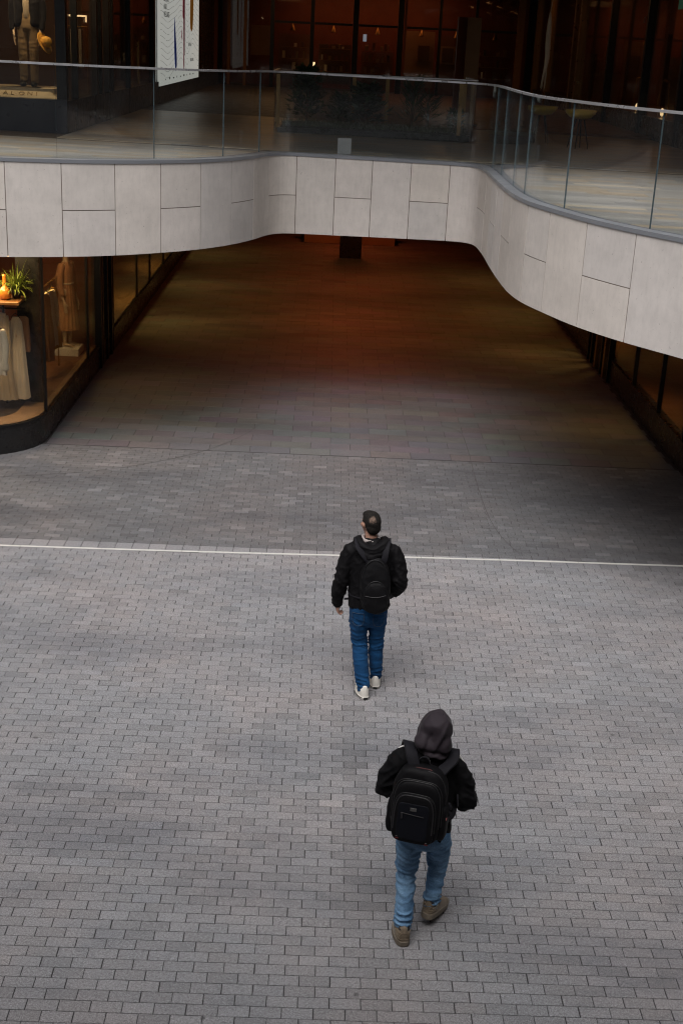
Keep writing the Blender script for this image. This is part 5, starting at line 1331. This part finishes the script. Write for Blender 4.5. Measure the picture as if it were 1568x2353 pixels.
# ---- large backpack
B2 = empty('backpack', (.728, 7.46-.178, .848)); B2.scale = (.88, .80, .86); tag(B2, 'large black multi-pocket backpack with red tag worn by the hooded person', 'backpack'); B2.rotation_euler = (R(-6), R(1.0), R(-15))
def arch(k): return lambda x, y, z: (x*(1-k*max(0, z)**3), y, z)
m = MB(); m.ell((0, .01, .285), (.205, .110, .295), 34, 28, .42, .45, 0, arch(.25))
m.ell((-.185, -.01, .17), (.045, .085, .15), 20, 16, .5, .6); m.ell((.185, -.01, .17), (.045, .085, .15), 20, 16, .5, .6)
obj_from(fuse(m, .009, 2, lambda p, n: .006*(ridge(p[0]*7, p[1]*7, p[2]*9)-.4)), 'main_compartment', M['pack_black'], B2, True)
m = MB(); m.ell((0, -.085, .250), (.182, .060, .250), 32, 26, .40, .42, 0, arch(.22)); obj_from(fuse(m, .008, 2, lambda p, n: .003*nz(p[0]*9, p[1]*9, p[2]*9)), 'middle_compartment', M['pack_black'], B2, True)
m = MB(); m.ell((-.008, -.125, .205), (.160, .050, .200), 30, 24, .36, .38, 0, arch(.15)); obj_from(fuse(m, .008, 2, lambda p, n: .003*nz(p[0]*9+4, p[1]*9, p[2]*9)), 'front_pocket', M['pack_black'], B2, True)
m = MB(); m.ell((-.012, -.166, .190), (.116, .014, .150), 28, 20, .22, .25); m.build('front_panel', M['pack_navy'], B2, True)
def arcline(cx_, yv, zb, w, h, r=.0045, top=.55, n=22):
    pts = []
    for i in range(n+1):
        a = math.pi*(1-i/n); c_, s_ = math.cos(a), math.sin(a)
        pts.append((cx_+w*math.copysign(abs(c_)**.45, c_), yv, zb+h*abs(s_)**.5, r))
    return pts
for (cx_, yv, zb, w, h, mt) in ((0, -.100, .16, .190, .345, 'zip_dim'), (0, -.118, .15, .176, .352, 'zip_grey'), (-.008, -.146, .12, .160, .290, 'zip_dim'), (-.008, -.166, .11, .146, .290, 'zip_grey')):
    m = MB(); m.tube(arcline(cx_, yv, zb, w, h), 8, 2); m.build('zip', M[mt], B2, True)
m = MB(); m.tube([(.19, -.06, .10, .004), (.20, -.05, .30, .004), (.185, -.045, .46, .004), (.13, -.05, .55, .004), (.05, -.055, .575, .004)], 8, 5); m.build('zip', M['zip_grey'], B2, True)
m = MB(); m.box(-.036, .010, -.186, -.181, .285, .311, bev=.001); m.build('logo_plate', M['tag_grey'], B2)
m = MB(); m.tube([(-.10, -.183, .258, .003), (0, -.184, .252, .003), (.07, -.183, .248, .003)], 6, 3); m.build('panel_zip', M['zip_dim'], B2, True)
m = MB(); m.box(-.100, -.089, -.190, -.184, .212, .262, bev=.001); m.build('zip_pull', M['zip_grey'], B2)
for x, z in ((-.125, .055), (.098, .040)):
    m = MB(); m.box(x, x+.016, -.182, -.176, z, z+.004); m.build('white_tab', M['tag_grey'], B2)
    m = MB(); m.box(x-.002, x+.022, -.181, -.175, z-.016, z-.010); m.build('red_tab', plain('thread_red', (.10, .008, .008), .7), B2)
m = MB(); m.box(.208, .226, -.070, -.040, .205, .232, bev=.003); m.build('red_tag', M['tag_red'], B2)
m = MB(); m.box(.212, .222, -.073, -.069, .211, .227); m.build('red_tag_print', M['tag_white'], B2)
m = MB(); m.box(-.207, -.201, -.085, -.075, .16, .215); m.build('side_reflector', M['tag_white'], B2)
m = MB(); m.tube([(-.186, -.095, .165, .006), (-.176, -.105, .135, .007), (-.166, -.108, .112, .006)], 8, 3); m.build('side_pull', M['zip_grey'], B2, True)
m = MB(); m.tube([(.228, -.02, .33-.0, .010), (.238, -.02, .30, .014), (.228, -.02, .275, .008), (.238, -.02, .25, .014), (.226, -.02, .225, .008)], 8, 4); m.build('compression_cord', M['strap_web'], B2, True)
m = MB(); band(m, [(-.040, .075, .560), (-.036, .05, .612), (-.012, .045, .640), (.012, .045, .640), (.036, .05, .612), (.040, .075, .560)], .028, .008, (0, 1, 0)); m.build('carry_handle', M['strap_web'], B2, True)
m = MB(); m.tube(arcline(0.01, -.035, .545, .075, .035, .006), 8, 2); m.build('top_lining', M['tag_red'], B2, True).data.materials[0] = plain('lining_dark_red', (.05, .008, .008), .7)
for s_ in (-1, 1):
    dz = .012 if s_ < 0 else -.036
    pts = [(-.02+s_*.055, -.130, 1.315), (-.005+s_*.095, -.105, 1.375), (.01+s_*.135, -.055, 1.445+dz), (.012+s_*.150, .02, 1.476+dz), (.01+s_*.152, .095, 1.44+dz), (.01+s_*.155, .150, 1.33+dz), (.005+s_*.162, .155, 1.18), (s_*.175, .10, 1.05), (s_*.165, -.03, .99), (-.04+s_*.15, -.12, .98)]
    m = MB(); band(m, to_local(B2, [(p[0]+.80, p[1]+7.46, p[2]*.957) for p in pts]), .088, .022, [(1, -.1*s_, .2*s_)]*4+[(1, 0, 0)]*6); m.build('shoulder_strap', M['strap_web'], B2, True)
m = MB(); band(m, [(.262, .16, .335), (.272, .13, .30), (.278, .12, .255)], .022, .004, (.3, 1, 0)); m.build('loose_strap', M['strap_web'], B2, True)
